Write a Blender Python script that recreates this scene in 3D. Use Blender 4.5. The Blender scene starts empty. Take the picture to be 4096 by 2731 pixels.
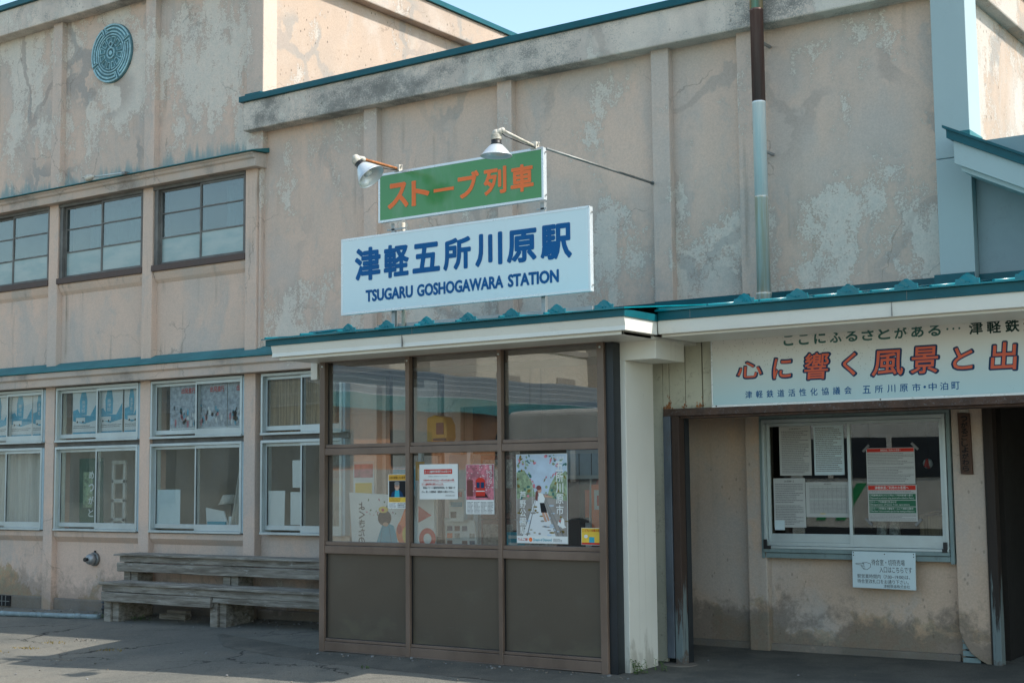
import bpy, math, random
import numpy as np
from mathutils import Vector, Matrix
random.seed(7)
S = bpy.context.scene
COL = S.collection
rad = math.radians

# ------------------------------------------------------------------ camera, sky, sun, exposure
cam_d = bpy.data.cameras.new("camera"); cam = bpy.data.objects.new("camera", cam_d); COL.objects.link(cam)
cam_d.sensor_width = 36.0; cam_d.lens = 50.30; cam_d.clip_end = 2000
YAW, PIT, ROL = 0.610969, 0.096102, -0.009665
fw = Vector((-math.sin(YAW)*math.cos(PIT), math.cos(YAW)*math.cos(PIT), math.sin(PIT)))
r0 = Vector((math.cos(YAW), math.sin(YAW), 0)); u0 = r0.cross(fw)
rt = r0*math.cos(ROL)+u0*math.sin(ROL); up = -r0*math.sin(ROL)+u0*math.cos(ROL)
m3 = Matrix((rt, up, -fw)).transposed()
cam.matrix_world = Matrix.Translation((0, 0, 1.6)) @ m3.to_4x4()
S.camera = cam

SUN = Vector((0.87, 0.25, 1.0)).normalized()
EL = math.asin(SUN.z); AZ = math.atan2(SUN.x, SUN.y)
W = bpy.data.worlds.new("World"); S.world = W; W.use_nodes = True
wn = W.node_tree; wn.nodes.clear()
sky = wn.nodes.new('ShaderNodeTexSky'); sky.sky_type = 'NISHITA'; sky.sun_disc = False
sky.sun_elevation = EL; sky.sun_rotation = AZ; sky.altitude = 20; sky.air_density = 1.0; sky.dust_density = 0.9; sky.ozone_density = 4.0
bg = wn.nodes.new('ShaderNodeBackground'); bg.inputs[1].default_value = 0.15
wo = wn.nodes.new('ShaderNodeOutputWorld')
tn = wn.nodes.new('ShaderNodeMix'); tn.data_type = 'RGBA'; tn.blend_type = 'MULTIPLY'; tn.inputs[0].default_value = 1.0; tn.inputs[7].default_value = (1.12, 1.01, 0.78, 1)
wn.links.new(sky.outputs[0], tn.inputs[6]); wn.links.new(tn.outputs[2], bg.inputs[0]); wn.links.new(bg.outputs[0], wo.inputs[0])
sl = bpy.data.lights.new("sun", 'SUN'); sl.energy = 2.1; sl.angle = rad(0.5); sl.color = (1.0, 0.95, 0.87)
so = bpy.data.objects.new("sun", sl); COL.objects.link(so)
so.rotation_euler = SUN.to_track_quat('Z', 'Y').to_euler(); so.location = (20, 10, 30)
S.view_settings.view_transform = 'Standard'; S.view_settings.look = 'None'
S.view_settings.exposure = 1.35; S.view_settings.gamma = 1.0
S.cycles.max_bounces = 8; S.cycles.diffuse_bounces = 4; S.cycles.glossy_bounces = 4
S.cycles.transparent_max_bounces = 16; S.cycles.caustics_reflective = False; S.cycles.caustics_refractive = False

# ------------------------------------------------------------------ node helpers
class G:
    def __init__(s, name):
        s.m = bpy.data.materials.new(name); s.m.use_nodes = True
        s.t = s.m.node_tree; s.b = s.t.nodes['Principled BSDF']; s._p = None
    def new(s, t): return s.t.nodes.new(t)
    def put(s, sock, v):
        if isinstance(v, bpy.types.NodeSocket): s.t.links.new(v, sock)
        elif isinstance(v, (tuple, list)):
            v = tuple(v)
            sock.default_value = v+(1.0,) if sock.type == 'RGBA' and len(v) == 3 else v
        else: sock.default_value = v
    def pos(s):
        if s._p is None: s._p = s.new('ShaderNodeNewGeometry').outputs['Position']
        return s._p
    def xyz(s, v=None):
        n = s.new('ShaderNodeSeparateXYZ'); s.put(n.inputs[0], v or s.pos()); return n.outputs
    def vm(s, op, a, b):
        n = s.new('ShaderNodeVectorMath'); n.operation = op; s.put(n.inputs[0], a); s.put(n.inputs[1], b); return n.outputs[0]
    def ma(s, op, a, b=0.0, clamp=False):
        n = s.new('ShaderNodeMath'); n.operation = op; n.use_clamp = clamp; s.put(n.inputs[0], a); s.put(n.inputs[1], b); return n.outputs[0]
    def noise(s, v, sc, det=4, ro=0.55, dist=0.0, col=False):
        n = s.new('ShaderNodeTexNoise'); s.put(n.inputs['Vector'], v); n.inputs['Scale'].default_value = sc
        n.inputs['Detail'].default_value = det; n.inputs['Roughness'].default_value = ro; n.inputs['Distortion'].default_value = dist
        return n.outputs['Color' if col else 'Fac']
    def vor(s, v, sc, feat='DISTANCE_TO_EDGE'):
        n = s.new('ShaderNodeTexVoronoi'); n.feature = feat; s.put(n.inputs['Vector'], v); n.inputs['Scale'].default_value = sc
        return n.outputs['Distance']
    def mr(s, v, a, b, c=0.0, d=1.0, sm=True):
        n = s.new('ShaderNodeMapRange'); n.interpolation_type = 'SMOOTHSTEP' if sm else 'LINEAR'
        s.put(n.inputs[0], v)
        for i, q in enumerate((a, b, c, d)): n.inputs[i+1].default_value = q
        return n.outputs[0]
    def mix(s, f, a, b, mode='MIX'):
        n = s.new('ShaderNodeMix'); n.data_type = 'RGBA'; n.blend_type = mode
        s.put(n.inputs[0], f); s.put(n.inputs[6], a); s.put(n.inputs[7], b); return n.outputs[2]
    def bump(s, h, st=0.3, d=0.01):
        n = s.new('ShaderNodeBump'); n.inputs['Strength'].default_value = st; n.inputs['Distance'].default_value = d
        s.put(n.inputs['Height'], h); s.t.links.new(n.outputs[0], s.b.inputs['Normal'])
    def out(s, col=None, rough=None, metal=None, spec=None):
        if col is not None: s.put(s.b.inputs['Base Color'], col)
        if rough is not None: s.put(s.b.inputs['Roughness'], rough)
        if metal is not None: s.put(s.b.inputs['Metallic'], metal)
        if spec is not None: s.put(s.b.inputs['Specular IOR Level'], spec)
        return s.m

def plain(name, col, rough=0.6, metal=0.0, var=0.12, sc=3.0, dirt=0.0, spec=0.5, dcol=(0.12, 0.11, 0.1), bump=0.0, stretch=(1, 1, 1)):
    g = G(name); p = g.pos() if stretch == (1, 1, 1) else g.vm('MULTIPLY', g.pos(), stretch)
    n = g.noise(p, sc, 6, 0.65)
    c = g.mix(g.mr(n, 0.3, 0.7), tuple(k*(1-var) for k in col), tuple(min(1, k*(1+var)) for k in col))
    if dirt:
        n2 = g.noise(p, sc*4.3, 8, 0.75, 0.3); n3 = g.noise(g.pos(), 55, 3, 0.7)
        f = g.mr(g.ma('ADD', g.ma('MULTIPLY', n2, 0.65), g.ma('MULTIPLY', n3, 0.35)), 0.52, 0.64, 0, dirt)
        c = g.mix(f, c, dcol)
    r = g.mr(n, 0.3, 0.7, max(0.05, rough-0.08), min(1, rough+0.08))
    if bump: g.bump(g.noise(g.pos(), 40, 4, 0.6), bump, 0.004)
    return g.out(c, r, metal, spec)

def plaster(name, A=(0.72, 0.525, 0.415), B=(0.63, 0.485, 0.395), patch=None, mould=0.0, crack=0.0, rust=0.0, drip=0.0, pc=(0.74, 0.685, 0.60), pits=0.0, runoff=None, grime=0.62):
    """weathered stucco: old paint, peeled pale undercoat, filled cracks, mould, stains"""
    g = G(name); p = g.pos(); X, Y, Z = g.xyz()
    warp = g.vm('ADD', p, g.vm('MULTIPLY', g.vm('SUBTRACT', g.noise(p, 1.7, 4, 0.6, col=True), (0.5, 0.5, 0.5)), (0.6, 0.6, 0.6)))
    c = g.mix(g.mr(g.noise(g.vm('MULTIPLY', p, (0.7, 0.7, 0.5)), 1.0, 4, 0.6), 0.36, 0.64), A, B)
    soft = g.noise(g.vm('MULTIPLY', warp, (1.2, 1.2, 0.8)), 1.3, 3, 0.5)
    c = g.mix(g.mr(soft, 0.44, 0.68, 0, 0.8), c, (0.54, 0.465, 0.41))
    smear = g.noise(g.vm('MULTIPLY', warp, (1.9, 1.9, 0.55)), 1.0, 8, 0.7, 0.4)
    c = g.mix(g.mr(smear, 0.52, 0.66, 0, 0.5), c, (0.45, 0.425, 0.395))
    pm = None; fine = g.noise(p, 70, 3, 0.75); mid = g.noise(p, 14, 5, 0.7)
    if drip:
        d = g.noise(g.vm('MULTIPLY', p, (5.5, 5.5, 0.35)), 1.0, 4, 0.6)
        dm = g.ma('MULTIPLY', g.mr(d, 0.56, 0.74, 0, 1), g.mr(g.noise(p, 1.1, 2), 0.42, 0.6))
        c = g.mix(g.ma('MULTIPLY', dm, drip), c, (0.17, 0.145, 0.11))
    if patch:
        lo, hi, amt_lo, amt_hi = patch            # how much has peeled, by height
        gate = g.mr(Z, lo, hi, amt_lo, amt_hi)
        n1 = g.noise(g.vm('MULTIPLY', warp, (1.25, 1.25, 0.72)), 1.15, 10, 0.62)
        n1 = g.ma('ADD', g.ma('MULTIPLY', n1, 0.78), g.ma('MULTIPLY', g.noise(g.vm('MULTIPLY', p, (4.5, 4.5, 0.55)), 1.0, 7, 0.68), 0.22))
        v = g.ma('ADD', g.ma('ADD', n1, gate), g.ma('ADD', g.ma('MULTIPLY', g.ma('SUBTRACT', fine, 0.5), 0.26), g.ma('MULTIPLY', g.ma('SUBTRACT', mid, 0.5), 0.20)))
        pm = g.mr(v, 0.558, 0.592)
        c = g.mix(g.ma('MULTIPLY', pm, g.mr(mid, 0.3, 0.7, 0.55, 0.85)), c, g.mix(g.mr(mid, 0.35, 0.65), pc, tuple(k*0.86 for k in pc)))
        edge = g.ma('MULTIPLY', g.mr(v, 0.545, 0.562), g.mr(v, 0.585, 0.566))
        c = g.mix(g.ma('MULTIPLY', edge, 0.35), c, (0.24, 0.215, 0.19))
    if crack:
        e = g.vor(g.vm('MULTIPLY', warp, (0.9, 0.9, 0.75)), 1.05)
        cm = g.ma('MULTIPLY', g.mr(e, 0.05, 0.028), g.mr(g.noise(p, 0.75, 2), 0.46, 0.56))
        c = g.mix(g.ma('MULTIPLY', cm, crack), c, g.mix(g.mr(soft, 0.4, 0.6), (0.30, 0.30, 0.29), (0.37, 0.30, 0.26)))
    if mould:
        nm = g.noise(g.vm('MULTIPLY', p, (1.0, 1.0, 1.4)), 1.5, 6, 0.62)
        v = g.ma('ADD', g.ma('MULTIPLY', nm, 0.62), g.ma('MULTIPLY', fine, 0.44))
        c = g.mix(g.mr(v, 0.505, 0.61, 0, mould), c, g.mix(g.mr(nm, 0.5, 0.7), (0.29, 0.285, 0.265), (0.15, 0.15, 0.14)))
        pale = g.mr(g.noise(g.vm('MULTIPLY', warp, (2.2, 2.2, 0.8)), 1.3, 6, 0.65), 0.54, 0.62, 0, 0.6)
        c = g.mix(pale, c, (0.44, 0.425, 0.39)) if mould < 0.55 else c
    if rust:
        ng = g.ma('ADD', g.noise(warp, 1.9, 8, 0.66), g.mr(Z, 0.1, 0.75, 0.13, -0.16, False))
        rm = g.ma('ADD', g.ma('MULTIPLY', g.mr(ng, 0.56, 0.58), 0.5), g.ma('MULTIPLY', g.mr(ng, 0.50, 0.66), 0.5))
        c = g.mix(g.ma('MULTIPLY', rm, rust), c, g.mix(g.mr(mid, 0.4, 0.6), (0.42, 0.25, 0.12), (0.36, 0.30, 0.17)))
        dk = g.mr(g.ma('ADD', g.ma('ADD', g.ma('MULTIPLY', g.noise(warp, 1.5, 9, 0.7), 0.8), g.ma('MULTIPLY', mid, 0.2)), g.mr(Z, 0.05, 0.95, 0.21, -0.17, False)), 0.47, 0.60, 0, grime)
        c = g.mix(dk, c, (0.13, 0.115, 0.10))
    if pits:
        pv = g.vor(g.vm('MULTIPLY', p, (1, 1, 0.6)), 16, 'F1')
        c = g.mix(g.ma('MULTIPLY', g.mr(pv, 0.17, 0.12), g.ma('MULTIPLY', g.mr(g.noise(p, 3.1, 3), 0.45, 0.6), pits)), c, (0.12, 0.10, 0.08))
    if runoff:
        rv = g.ma('ADD', g.noise(g.vm('MULTIPLY', p, (7, 7, 0.8)), 1.0, 6, 0.65), g.mr(Z, runoff, runoff+0.38, 0.26, -0.22, False))
        c = g.mix(g.mr(rv, 0.48, 0.72, 0, 0.75), c, (0.20, 0.33, 0.345))
    hair = g.vor(g.vm('ADD', p, g.vm('MULTIPLY', g.noise(p, 3.5, 4, 0.6, col=True), (0.35, 0.35, 0.35))), 0.85)
    hm = g.ma('MULTIPLY', g.mr(hair, 0.007, 0.003), g.mr(g.noise(p, 0.9, 2), 0.55, 0.62))
    c = g.mix(g.ma('MULTIPLY', hm, 0.35), c, (0.16, 0.13, 0.11))
    sp = g.mr(fine, 0.3, 0.7, 0.88, 1.09, False)
    c = g.mix(1.0, c, sp, 'MULTIPLY')
    hgt = g.ma('ADD', g.noise(p, 95, 4, 0.7), g.ma('MULTIPLY', mid, 0.8))
    if pm is not None: hgt = g.ma('SUBTRACT', hgt, g.ma('MULTIPLY', pm, 0.6))
    g.bump(hgt, 0.4, 0.007)
    return g.out(c, 0.92, 0.0, 0.25)

M = {}
M['pl_tower'] = plaster('stucco tower', patch=(5.45, 6.5, -0.01, 0.085), crack=0.65, drip=0.4, runoff=5.44)
M['pl_right'] = plaster('stucco right', patch=(3.2, 5.6, 0.095, -0.05), crack=0.42, drip=0.35)
M['pl_mid'] = plaster('stucco middle', patch=(3, 5, -0.2, -0.2), drip=1.0)
M['pl_low'] = plaster('stucco lower', patch=(0.1, 1.0, -0.09, -0.12), rust=0.75, drip=0.4, grime=0.42)
M['pl_recess'] = plaster('stucco recess', A=(0.64, 0.465, 0.345), B=(0.56, 0.425, 0.33), patch=(0.1, 1.2, -0.07, -0.2), rust=0.5, drip=0.3, pits=0.4)
M['pl_para'] = plaster('stucco parapet', A=(0.76, 0.63, 0.53), B=(0.68, 0.60, 0.52), patch=(5, 9, 0.02, 0.02), mould=0.85, crack=0.35, pits=0.5, drip=0.4)
M['pl_pil'] = plaster('stucco pilaster', A=(0.70, 0.52, 0.42), B=(0.62, 0.49, 0.41), patch=(3.2, 5.6, 0.0, 0.03), drip=0.6)
M['pl_pil_low'] = plaster('stucco pilaster low', patch=(0, 3, -0.12, -0.14), drip=0.5, rust=0.4, grime=0.4)
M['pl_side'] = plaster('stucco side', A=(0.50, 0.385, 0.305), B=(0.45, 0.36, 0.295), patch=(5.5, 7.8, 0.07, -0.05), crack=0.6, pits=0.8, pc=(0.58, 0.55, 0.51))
M['pl_ledge'] = plaster('stucco ledge', A=(0.62, 0.47, 0.38), B=(0.52, 0.43, 0.36), patch=(2.8, 5.5, -0.05, -0.06), mould=0.6, drip=0.6)
M['plinth'] = plaster('mortar plinth', A=(0.33, 0.28, 0.235), B=(0.26, 0.23, 0.20), patch=(0, 1, -0.05, -0.1), mould=0.6, rust=0.3)

def teal(name, col, rough):
    g = G(name); p = g.pos(); n = g.noise(p, 2.5, 5, 0.6); f = g.noise(p, 30, 4, 0.7)
    c = g.mix(g.mr(n, 0.3, 0.7), tuple(k*0.85 for k in col), tuple(k*1.15 for k in col))
    c = g.mix(g.mr(f, 0.66, 0.74, 0, 0.4), c, (0.18, 0.27, 0.28))
    return g.out(c, rough, 0, 0.3)
M['teal'] = teal('teal paint', (0.002, 0.088, 0.112), 0.42)
M['teal_gl'] = teal('teal gloss paint', (0.003, 0.175, 0.215), 0.18)
M['teal_dull'] = teal('teal faded paint', (0.035, 0.17, 0.19), 0.6)
M['cream'] = plain('cream metal cladding', (0.72, 0.71, 0.645), 0.42, 0, 0.04, 1.3, 0.10, dcol=(0.3, 0.28, 0.23))
def column_mat():
    g = G('cream column cladding'); p = g.pos(); X, Y, Z = g.xyz()
    c = g.mix(g.mr(g.noise(p, 1.3, 4), 0.3, 0.7), (0.69, 0.68, 0.615), (0.75, 0.74, 0.675))
    v = g.ma('ADD', g.noise(g.vm('MULTIPLY', p, (5, 5, 1.6)), 1.5, 7, 0.7), g.mr(Z, 0.02, 0.7, 0.17, -0.2, False))
    c = g.mix(g.mr(v, 0.50, 0.68, 0, 0.6), c, (0.30, 0.28, 0.23))
    st_ = g.noise(g.vm('MULTIPLY', p, (22, 22, 0.5)), 1.0, 5, 0.6); c = g.mix(g.mr(st_, 0.58, 0.74, 0, 0.3), c, (0.42, 0.40, 0.34))
    sp = g.noise(p, 26, 3, 0.7); c = g.mix(g.mr(sp, 0.70, 0.74, 0, 0.6), c, (0.25, 0.22, 0.18))
    return g.out(c, 0.45, 0, 0.4)
M['column'] = column_mat()
M['siding'] = plain('cream siding speckled', (0.50, 0.485, 0.385), 0.5, 0, 0.10, 2.0, 0.5, dcol=(0.15, 0.13, 0.09), bump=0.25)
M['clad'] = plain('blue grey cladding', (0.36, 0.45, 0.455), 0.42, 0, 0.04, 0.8, 0.06)
M['panel'] = plain('grey wall board', (0.23, 0.30, 0.32), 0.55, 0, 0.08, 1.4, 0.12)
M['alu'] = plain('aluminium sash', (0.50, 0.565, 0.565), 0.38, 0.35, 0.06, 3, 0.12, dcol=(0.25, 0.25, 0.24))
M['alu_blue'] = plain('painted window jamb', (0.36, 0.47, 0.51), 0.5, 0.0, 0.08, 3, 0.2)
M['steel'] = plain('weathered zinc', (0.33, 0.35, 0.36), 0.45, 0.6, 0.15, 3, 0.35, dcol=(0.16, 0.12, 0.09))
M['signframe'] = plain('sign frame aluminium', (0.66, 0.69, 0.71), 0.3, 0.3, 0.05, 3, 0.06)
M['bronze'] = plain('bronze anodised frame', (0.165, 0.117, 0.090), 0.36, 0.1, 0.22, 1.6, 0.12, dcol=(0.05, 0.045, 0.042), stretch=(1, 1, 0.6))
M['black'] = plain('black rubber', (0.014, 0.014, 0.015), 0.5)
M['darkpost'] = plain('dark grey flashing', (0.022, 0.027, 0.032), 0.42, 0.2)
M['kick'] = plain('smoked kick panel', (0.086, 0.070, 0.052), 0.34, 0.0, 0.05, 0.7, 0.0, dcol=(0.10, 0.095, 0.07), stretch=(1, 1, 2.2))
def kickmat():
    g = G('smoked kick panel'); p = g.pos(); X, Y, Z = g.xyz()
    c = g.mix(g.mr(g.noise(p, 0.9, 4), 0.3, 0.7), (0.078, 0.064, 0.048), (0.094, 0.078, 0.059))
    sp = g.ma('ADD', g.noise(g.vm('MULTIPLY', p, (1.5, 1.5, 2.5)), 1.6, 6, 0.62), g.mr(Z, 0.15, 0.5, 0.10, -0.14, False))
    c = g.mix(g.mr(sp, 0.46, 0.66, 0, 0.55), c, (0.135, 0.115, 0.070))  # yellowish splash band low down, also painting in the sunlit ground's reflection
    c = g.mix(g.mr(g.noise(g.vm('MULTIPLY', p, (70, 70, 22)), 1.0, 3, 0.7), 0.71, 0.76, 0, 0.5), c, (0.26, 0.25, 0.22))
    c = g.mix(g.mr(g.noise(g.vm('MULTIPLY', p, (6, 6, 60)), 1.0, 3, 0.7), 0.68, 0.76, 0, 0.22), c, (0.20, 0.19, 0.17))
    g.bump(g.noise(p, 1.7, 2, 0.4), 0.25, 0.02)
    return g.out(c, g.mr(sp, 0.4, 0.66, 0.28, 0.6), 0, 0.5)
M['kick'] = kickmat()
M['woodframe'] = plain('grey weathered window wood', (0.15, 0.145, 0.135), 0.8, 0, 0.3, 4, 0.4, stretch=(1, 1, 1))
M['brownsill'] = plain('brown timber sill', (0.085, 0.055, 0.046), 0.65, 0, 0.2, 5, 0.2)
M['bluewood'] = plain('blue green painted timber', (0.20, 0.27, 0.27), 0.65, 0, 0.14, 4, 0.4, dcol=(0.10, 0.11, 0.10), stretch=(1, 1, 0.4))
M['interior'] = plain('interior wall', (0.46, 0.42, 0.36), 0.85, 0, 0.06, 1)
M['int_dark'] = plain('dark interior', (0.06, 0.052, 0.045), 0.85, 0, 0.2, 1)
M['int_floor'] = plain('interior floor', (0.18, 0.17, 0.155), 0.6, 0, 0.1, 2)
M['white'] = plain('white enamel', (0.72, 0.72, 0.70), 0.4, 0, 0.03)
M['paper'] = plain('paper', (0.74, 0.76, 0.74), 0.7, 0, 0.03, 4)
M['paper_dim'] = plain('dim grey paper', (0.50, 0.51, 0.49), 0.7, 0, 0.05, 4)  # greyer, dimmer sheet colour for the ticket window papers
M['paper_bl'] = plain('bluish paper', (0.60, 0.72, 0.75), 0.7, 0, 0.04, 3)
M['ink'] = plain('black ink', (0.02, 0.02, 0.022), 0.6, spec=0.15)
M['inkgrey'] = plain('grey ink', (0.22, 0.22, 0.22), 0.6, spec=0.15)
M['red'] = plain('red ink', (0.58, 0.045, 0.03), 0.5, spec=0.15)
M['orange'] = plain('orange ink', (0.92, 0.205, 0.065), 0.4, 0, 0.03, spec=0.15)
M['salmon'] = plain('banner orange ink', (0.72, 0.155, 0.09), 0.5, 0, 0.06, spec=0.15)
M['yellow'] = plain('yellow ink', (0.78, 0.52, 0.05), 0.5)
M['amber'] = plain('amber plastic', (0.62, 0.33, 0.03), 0.35)
M['navy'] = plain('navy ink', (0.003, 0.100, 0.290), 0.35, 0, 0.08, spec=0.15)
M['navy_dk'] = plain('dark navy ink', (0.012, 0.05, 0.12), 0.5, spec=0.15)
M['green_dk'] = plain('dark green ink', (0.035, 0.15, 0.085), 0.5, spec=0.15)
M['greenblk'] = plain('green black ink', (0.02, 0.055, 0.05), 0.5, spec=0.15)
M['greengrey'] = plain('grey green ink', (0.055, 0.16, 0.145), 0.5, spec=0.15)
M['teal_ink'] = plain('teal ink', (0.05, 0.38, 0.50), 0.5, spec=0.15)
M['pink'] = plain('pink print', (0.50, 0.16, 0.20), 0.6, 0, 0.45, 18)
M['skin'] = plain('skin tone print', (0.55, 0.32, 0.22), 0.6)
M['brushwood'] = plain('stained wood board', (0.085, 0.042, 0.025), 0.7, 0, 0.3, 6, 0.3, stretch=(3, 3, 0.5))
M['brick_red'] = plain('dark red panel', (0.16, 0.04, 0.035), 0.5, 0, 0.2)
M['printgreen'] = plain('foliage print', (0.25, 0.33, 0.20), 0.6, 0, 0.5, 22)
M['printsky'] = plain('pale sky print', (0.46, 0.56, 0.66), 0.6, 0, 0.12, 6)
M['printroad'] = plain('path print', (0.30, 0.275, 0.25), 0.6, 0, 0.2, 8)
M['clear_print'] = plain('menu print', (0.35, 0.33, 0.30), 0.5, 0, 0.6, 40)
M['curtain'] = plain('curtain cloth', (0.52, 0.50, 0.45), 0.9, 0, 0.15, 3, stretch=(6, 6, 0.3))
M['reed'] = plain('reed blind', (0.36, 0.255, 0.15), 0.85, 0, 0.45, 1, stretch=(90, 90, 1.5))
M['posterblue'] = plain('faded blue print', (0.07, 0.36, 0.52), 0.6, 0, 0.25, 6)
M['postergrey'] = plain('faded photo print', (0.36, 0.40, 0.45), 0.6, 0, 0.35, 22)
M['posterwhite'] = plain('faded poster paper', (0.68, 0.71, 0.72), 0.7, 0, 0.06, 3)
M['greencloth'] = plain('green cloth', (0.045, 0.10, 0.065), 0.85, 0, 0.3, 5)
M['rusty'] = plain('rusty steel', (0.085, 0.050, 0.037), 0.7, 0.15, 0.4, 7, 0.55, dcol=(0.20, 0.22, 0.24), bump=0.3)
M['rustorange'] = plain('orange rust', (0.34, 0.13, 0.045), 0.8, 0, 0.35, 14)
M['postgrey'] = plain('blue grey steel', (0.105, 0.125, 0.15), 0.5, 0.2, 0.25, 3, 0.4, dcol=(0.10, 0.07, 0.05), stretch=(1, 1, 0.4))
def wornpost(name, paint, bare, zc):
    g = G(name); p = g.pos(); X, Y, Z = g.xyz(); q = g.vm('MULTIPLY', p, (14, 14, 1.1))
    n = g.noise(q, 1.0, 7, 0.7); v = g.ma('ADD', n, g.mr(Z, zc-0.5, zc+0.5, 0.22, -0.22, False))
    c = g.mix(g.mr(v, 0.47, 0.56), bare, paint)
    c = g.mix(g.mr(g.noise(q, 3.0, 5, 0.7), 0.52, 0.7, 0, 0.5), c, tuple(k*0.4 for k in bare))
    c = g.mix(g.mr(g.ma('ADD', g.noise(p, 6, 5, 0.7), g.mr(Z, 0.05, 0.25, 0.15, -0.1, False)), 0.56, 0.66, 0, 0.7), c, (0.10, 0.055, 0.035))
    return g.out(c, 0.75, 0, 0.3)
M['worn'] = wornpost('worn blue painted post', (0.155, 0.195, 0.20), (0.055, 0.036, 0.028), 0.62)
M['worn2'] = wornpost('worn passage jamb', (0.17, 0.21, 0.21), (0.035, 0.027, 0.023), 0.70)
M['bulbmetal'] = plain('lamp reflector', (0.70, 0.73, 0.74), 0.42, 0.45, 0.05)
M['porcelain'] = plain('dirty porcelain', (0.55, 0.51, 0.44), 0.5, 0, 0.25, 30, 0.4)
M['galv'] = plain('galvanised rod', (0.21, 0.22, 0.215), 0.5, 0.5, 0.25, 6)

def glass(name, tint, f0=0.05, dust=0.0, wavy=0.045):
    g = G(name); nt = g.t; nt.nodes.remove(g.b)
    geo = g.new('ShaderNodeNewGeometry')
    d = g.new('ShaderNodeVectorMath'); d.operation = 'DOT_PRODUCT'
    nt.links.new(geo.outputs['Normal'], d.inputs[0]); nt.links.new(geo.outputs['Incoming'], d.inputs[1])
    c = g.ma('ABSOLUTE', d.outputs['Value'])
    f = g.ma('ADD', g.ma('MULTIPLY', g.ma('POWER', g.ma('SUBTRACT', 1.0, c), 5.0), 1-f0), f0)
    tr = g.new('ShaderNodeBsdfTransparent'); tr.inputs[0].default_value = (*tint, 1)
    gl = g.new('ShaderNodeBsdfGlossy'); gl.inputs['Roughness'].default_value = 0.0
    b = g.new('ShaderNodeBump'); b.inputs['Strength'].default_value = wavy; b.inputs['Distance'].default_value = 0.02
    nt.links.new(g.noise(g.pos(), 1.5, 1, 0.4), b.inputs['Height']); nt.links.new(b.outputs[0], gl.inputs['Normal'])
    mx = g.new('ShaderNodeMixShader')
    nt.links.new(f, mx.inputs[0]); nt.links.new(tr.outputs[0], mx.inputs[1]); nt.links.new(gl.outputs[0], mx.inputs[2])
    sh = mx.outputs[0]
    if dust:
        df = g.new('ShaderNodeBsdfDiffuse'); df.inputs[0].default_value = (0.62, 0.66, 0.64, 1); m2 = g.new('ShaderNodeMixShader')
        nt.links.new(g.mr(g.noise(g.vm('MULTIPLY', g.pos(), (1, 1, 0.5)), 3.0, 5, 0.65), 0.3, 0.7, dust*0.5, dust*1.5), m2.inputs[0]); nt.links.new(sh, m2.inputs[1]); nt.links.new(df.outputs[0], m2.inputs[2]); sh = m2.outputs[0]
    nt.links.new(sh, nt.nodes['Material Output'].inputs[0]); return g.m
M['glass'] = glass('window glass', (0.94, 0.96, 0.95), 0.06, 0.04)
M['glass_porch'] = glass('porch glass', (0.93, 0.95, 0.94), 0.115, 0.02)
M['glass_booth'] = glass('ticket window glass', (0.84, 0.88, 0.88), 0.125)
M['glass_dk'] = glass('dusty window glass', (0.50, 0.62, 0.64), 0.13, 0.05, 0.3)
def frosted():
    g = G('frosted glass'); n = g.noise(g.vm('MULTIPLY', g.pos(), (1, 1, 3)), 2.2, 4, 0.6)
    c = g.mix(g.mr(n, 0.35, 0.65), (0.25, 0.35, 0.35), (0.33, 0.40, 0.39))
    return g.out(c, 0.22, 0, 0.6)
M['frost'] = frosted()

def weathered_wood():
    g = G('weathered bench timber'); p = g.pos(); q = g.vm('MULTIPLY', p, (0.9, 5, 9))
    n = g.noise(q, 2.4, 8, 0.7, 0.4); gr = g.noise(g.vm('MULTIPLY', p, (2, 40, 70)), 1.4, 5, 0.7)
    c = g.mix(g.mr(n, 0.32, 0.68), (0.145, 0.125, 0.10), (0.36, 0.335, 0.29))
    c = g.mix(g.mr(gr, 0.50, 0.75, 0, 0.65), c, (0.055, 0.047, 0.04))
    pale = g.mr(g.noise(g.vm('MULTIPLY', p, (2.5, 6, 11)), 1.6, 9, 0.78), 0.57, 0.66, 0, 0.65)
    c = g.mix(pale, c, (0.52, 0.53, 0.50))
    g.bump(g.ma('ADD', gr, n), 0.6, 0.008)
    return g.out(c, 0.85, 0, 0.3)
M['bench'] = weathered_wood()

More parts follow.
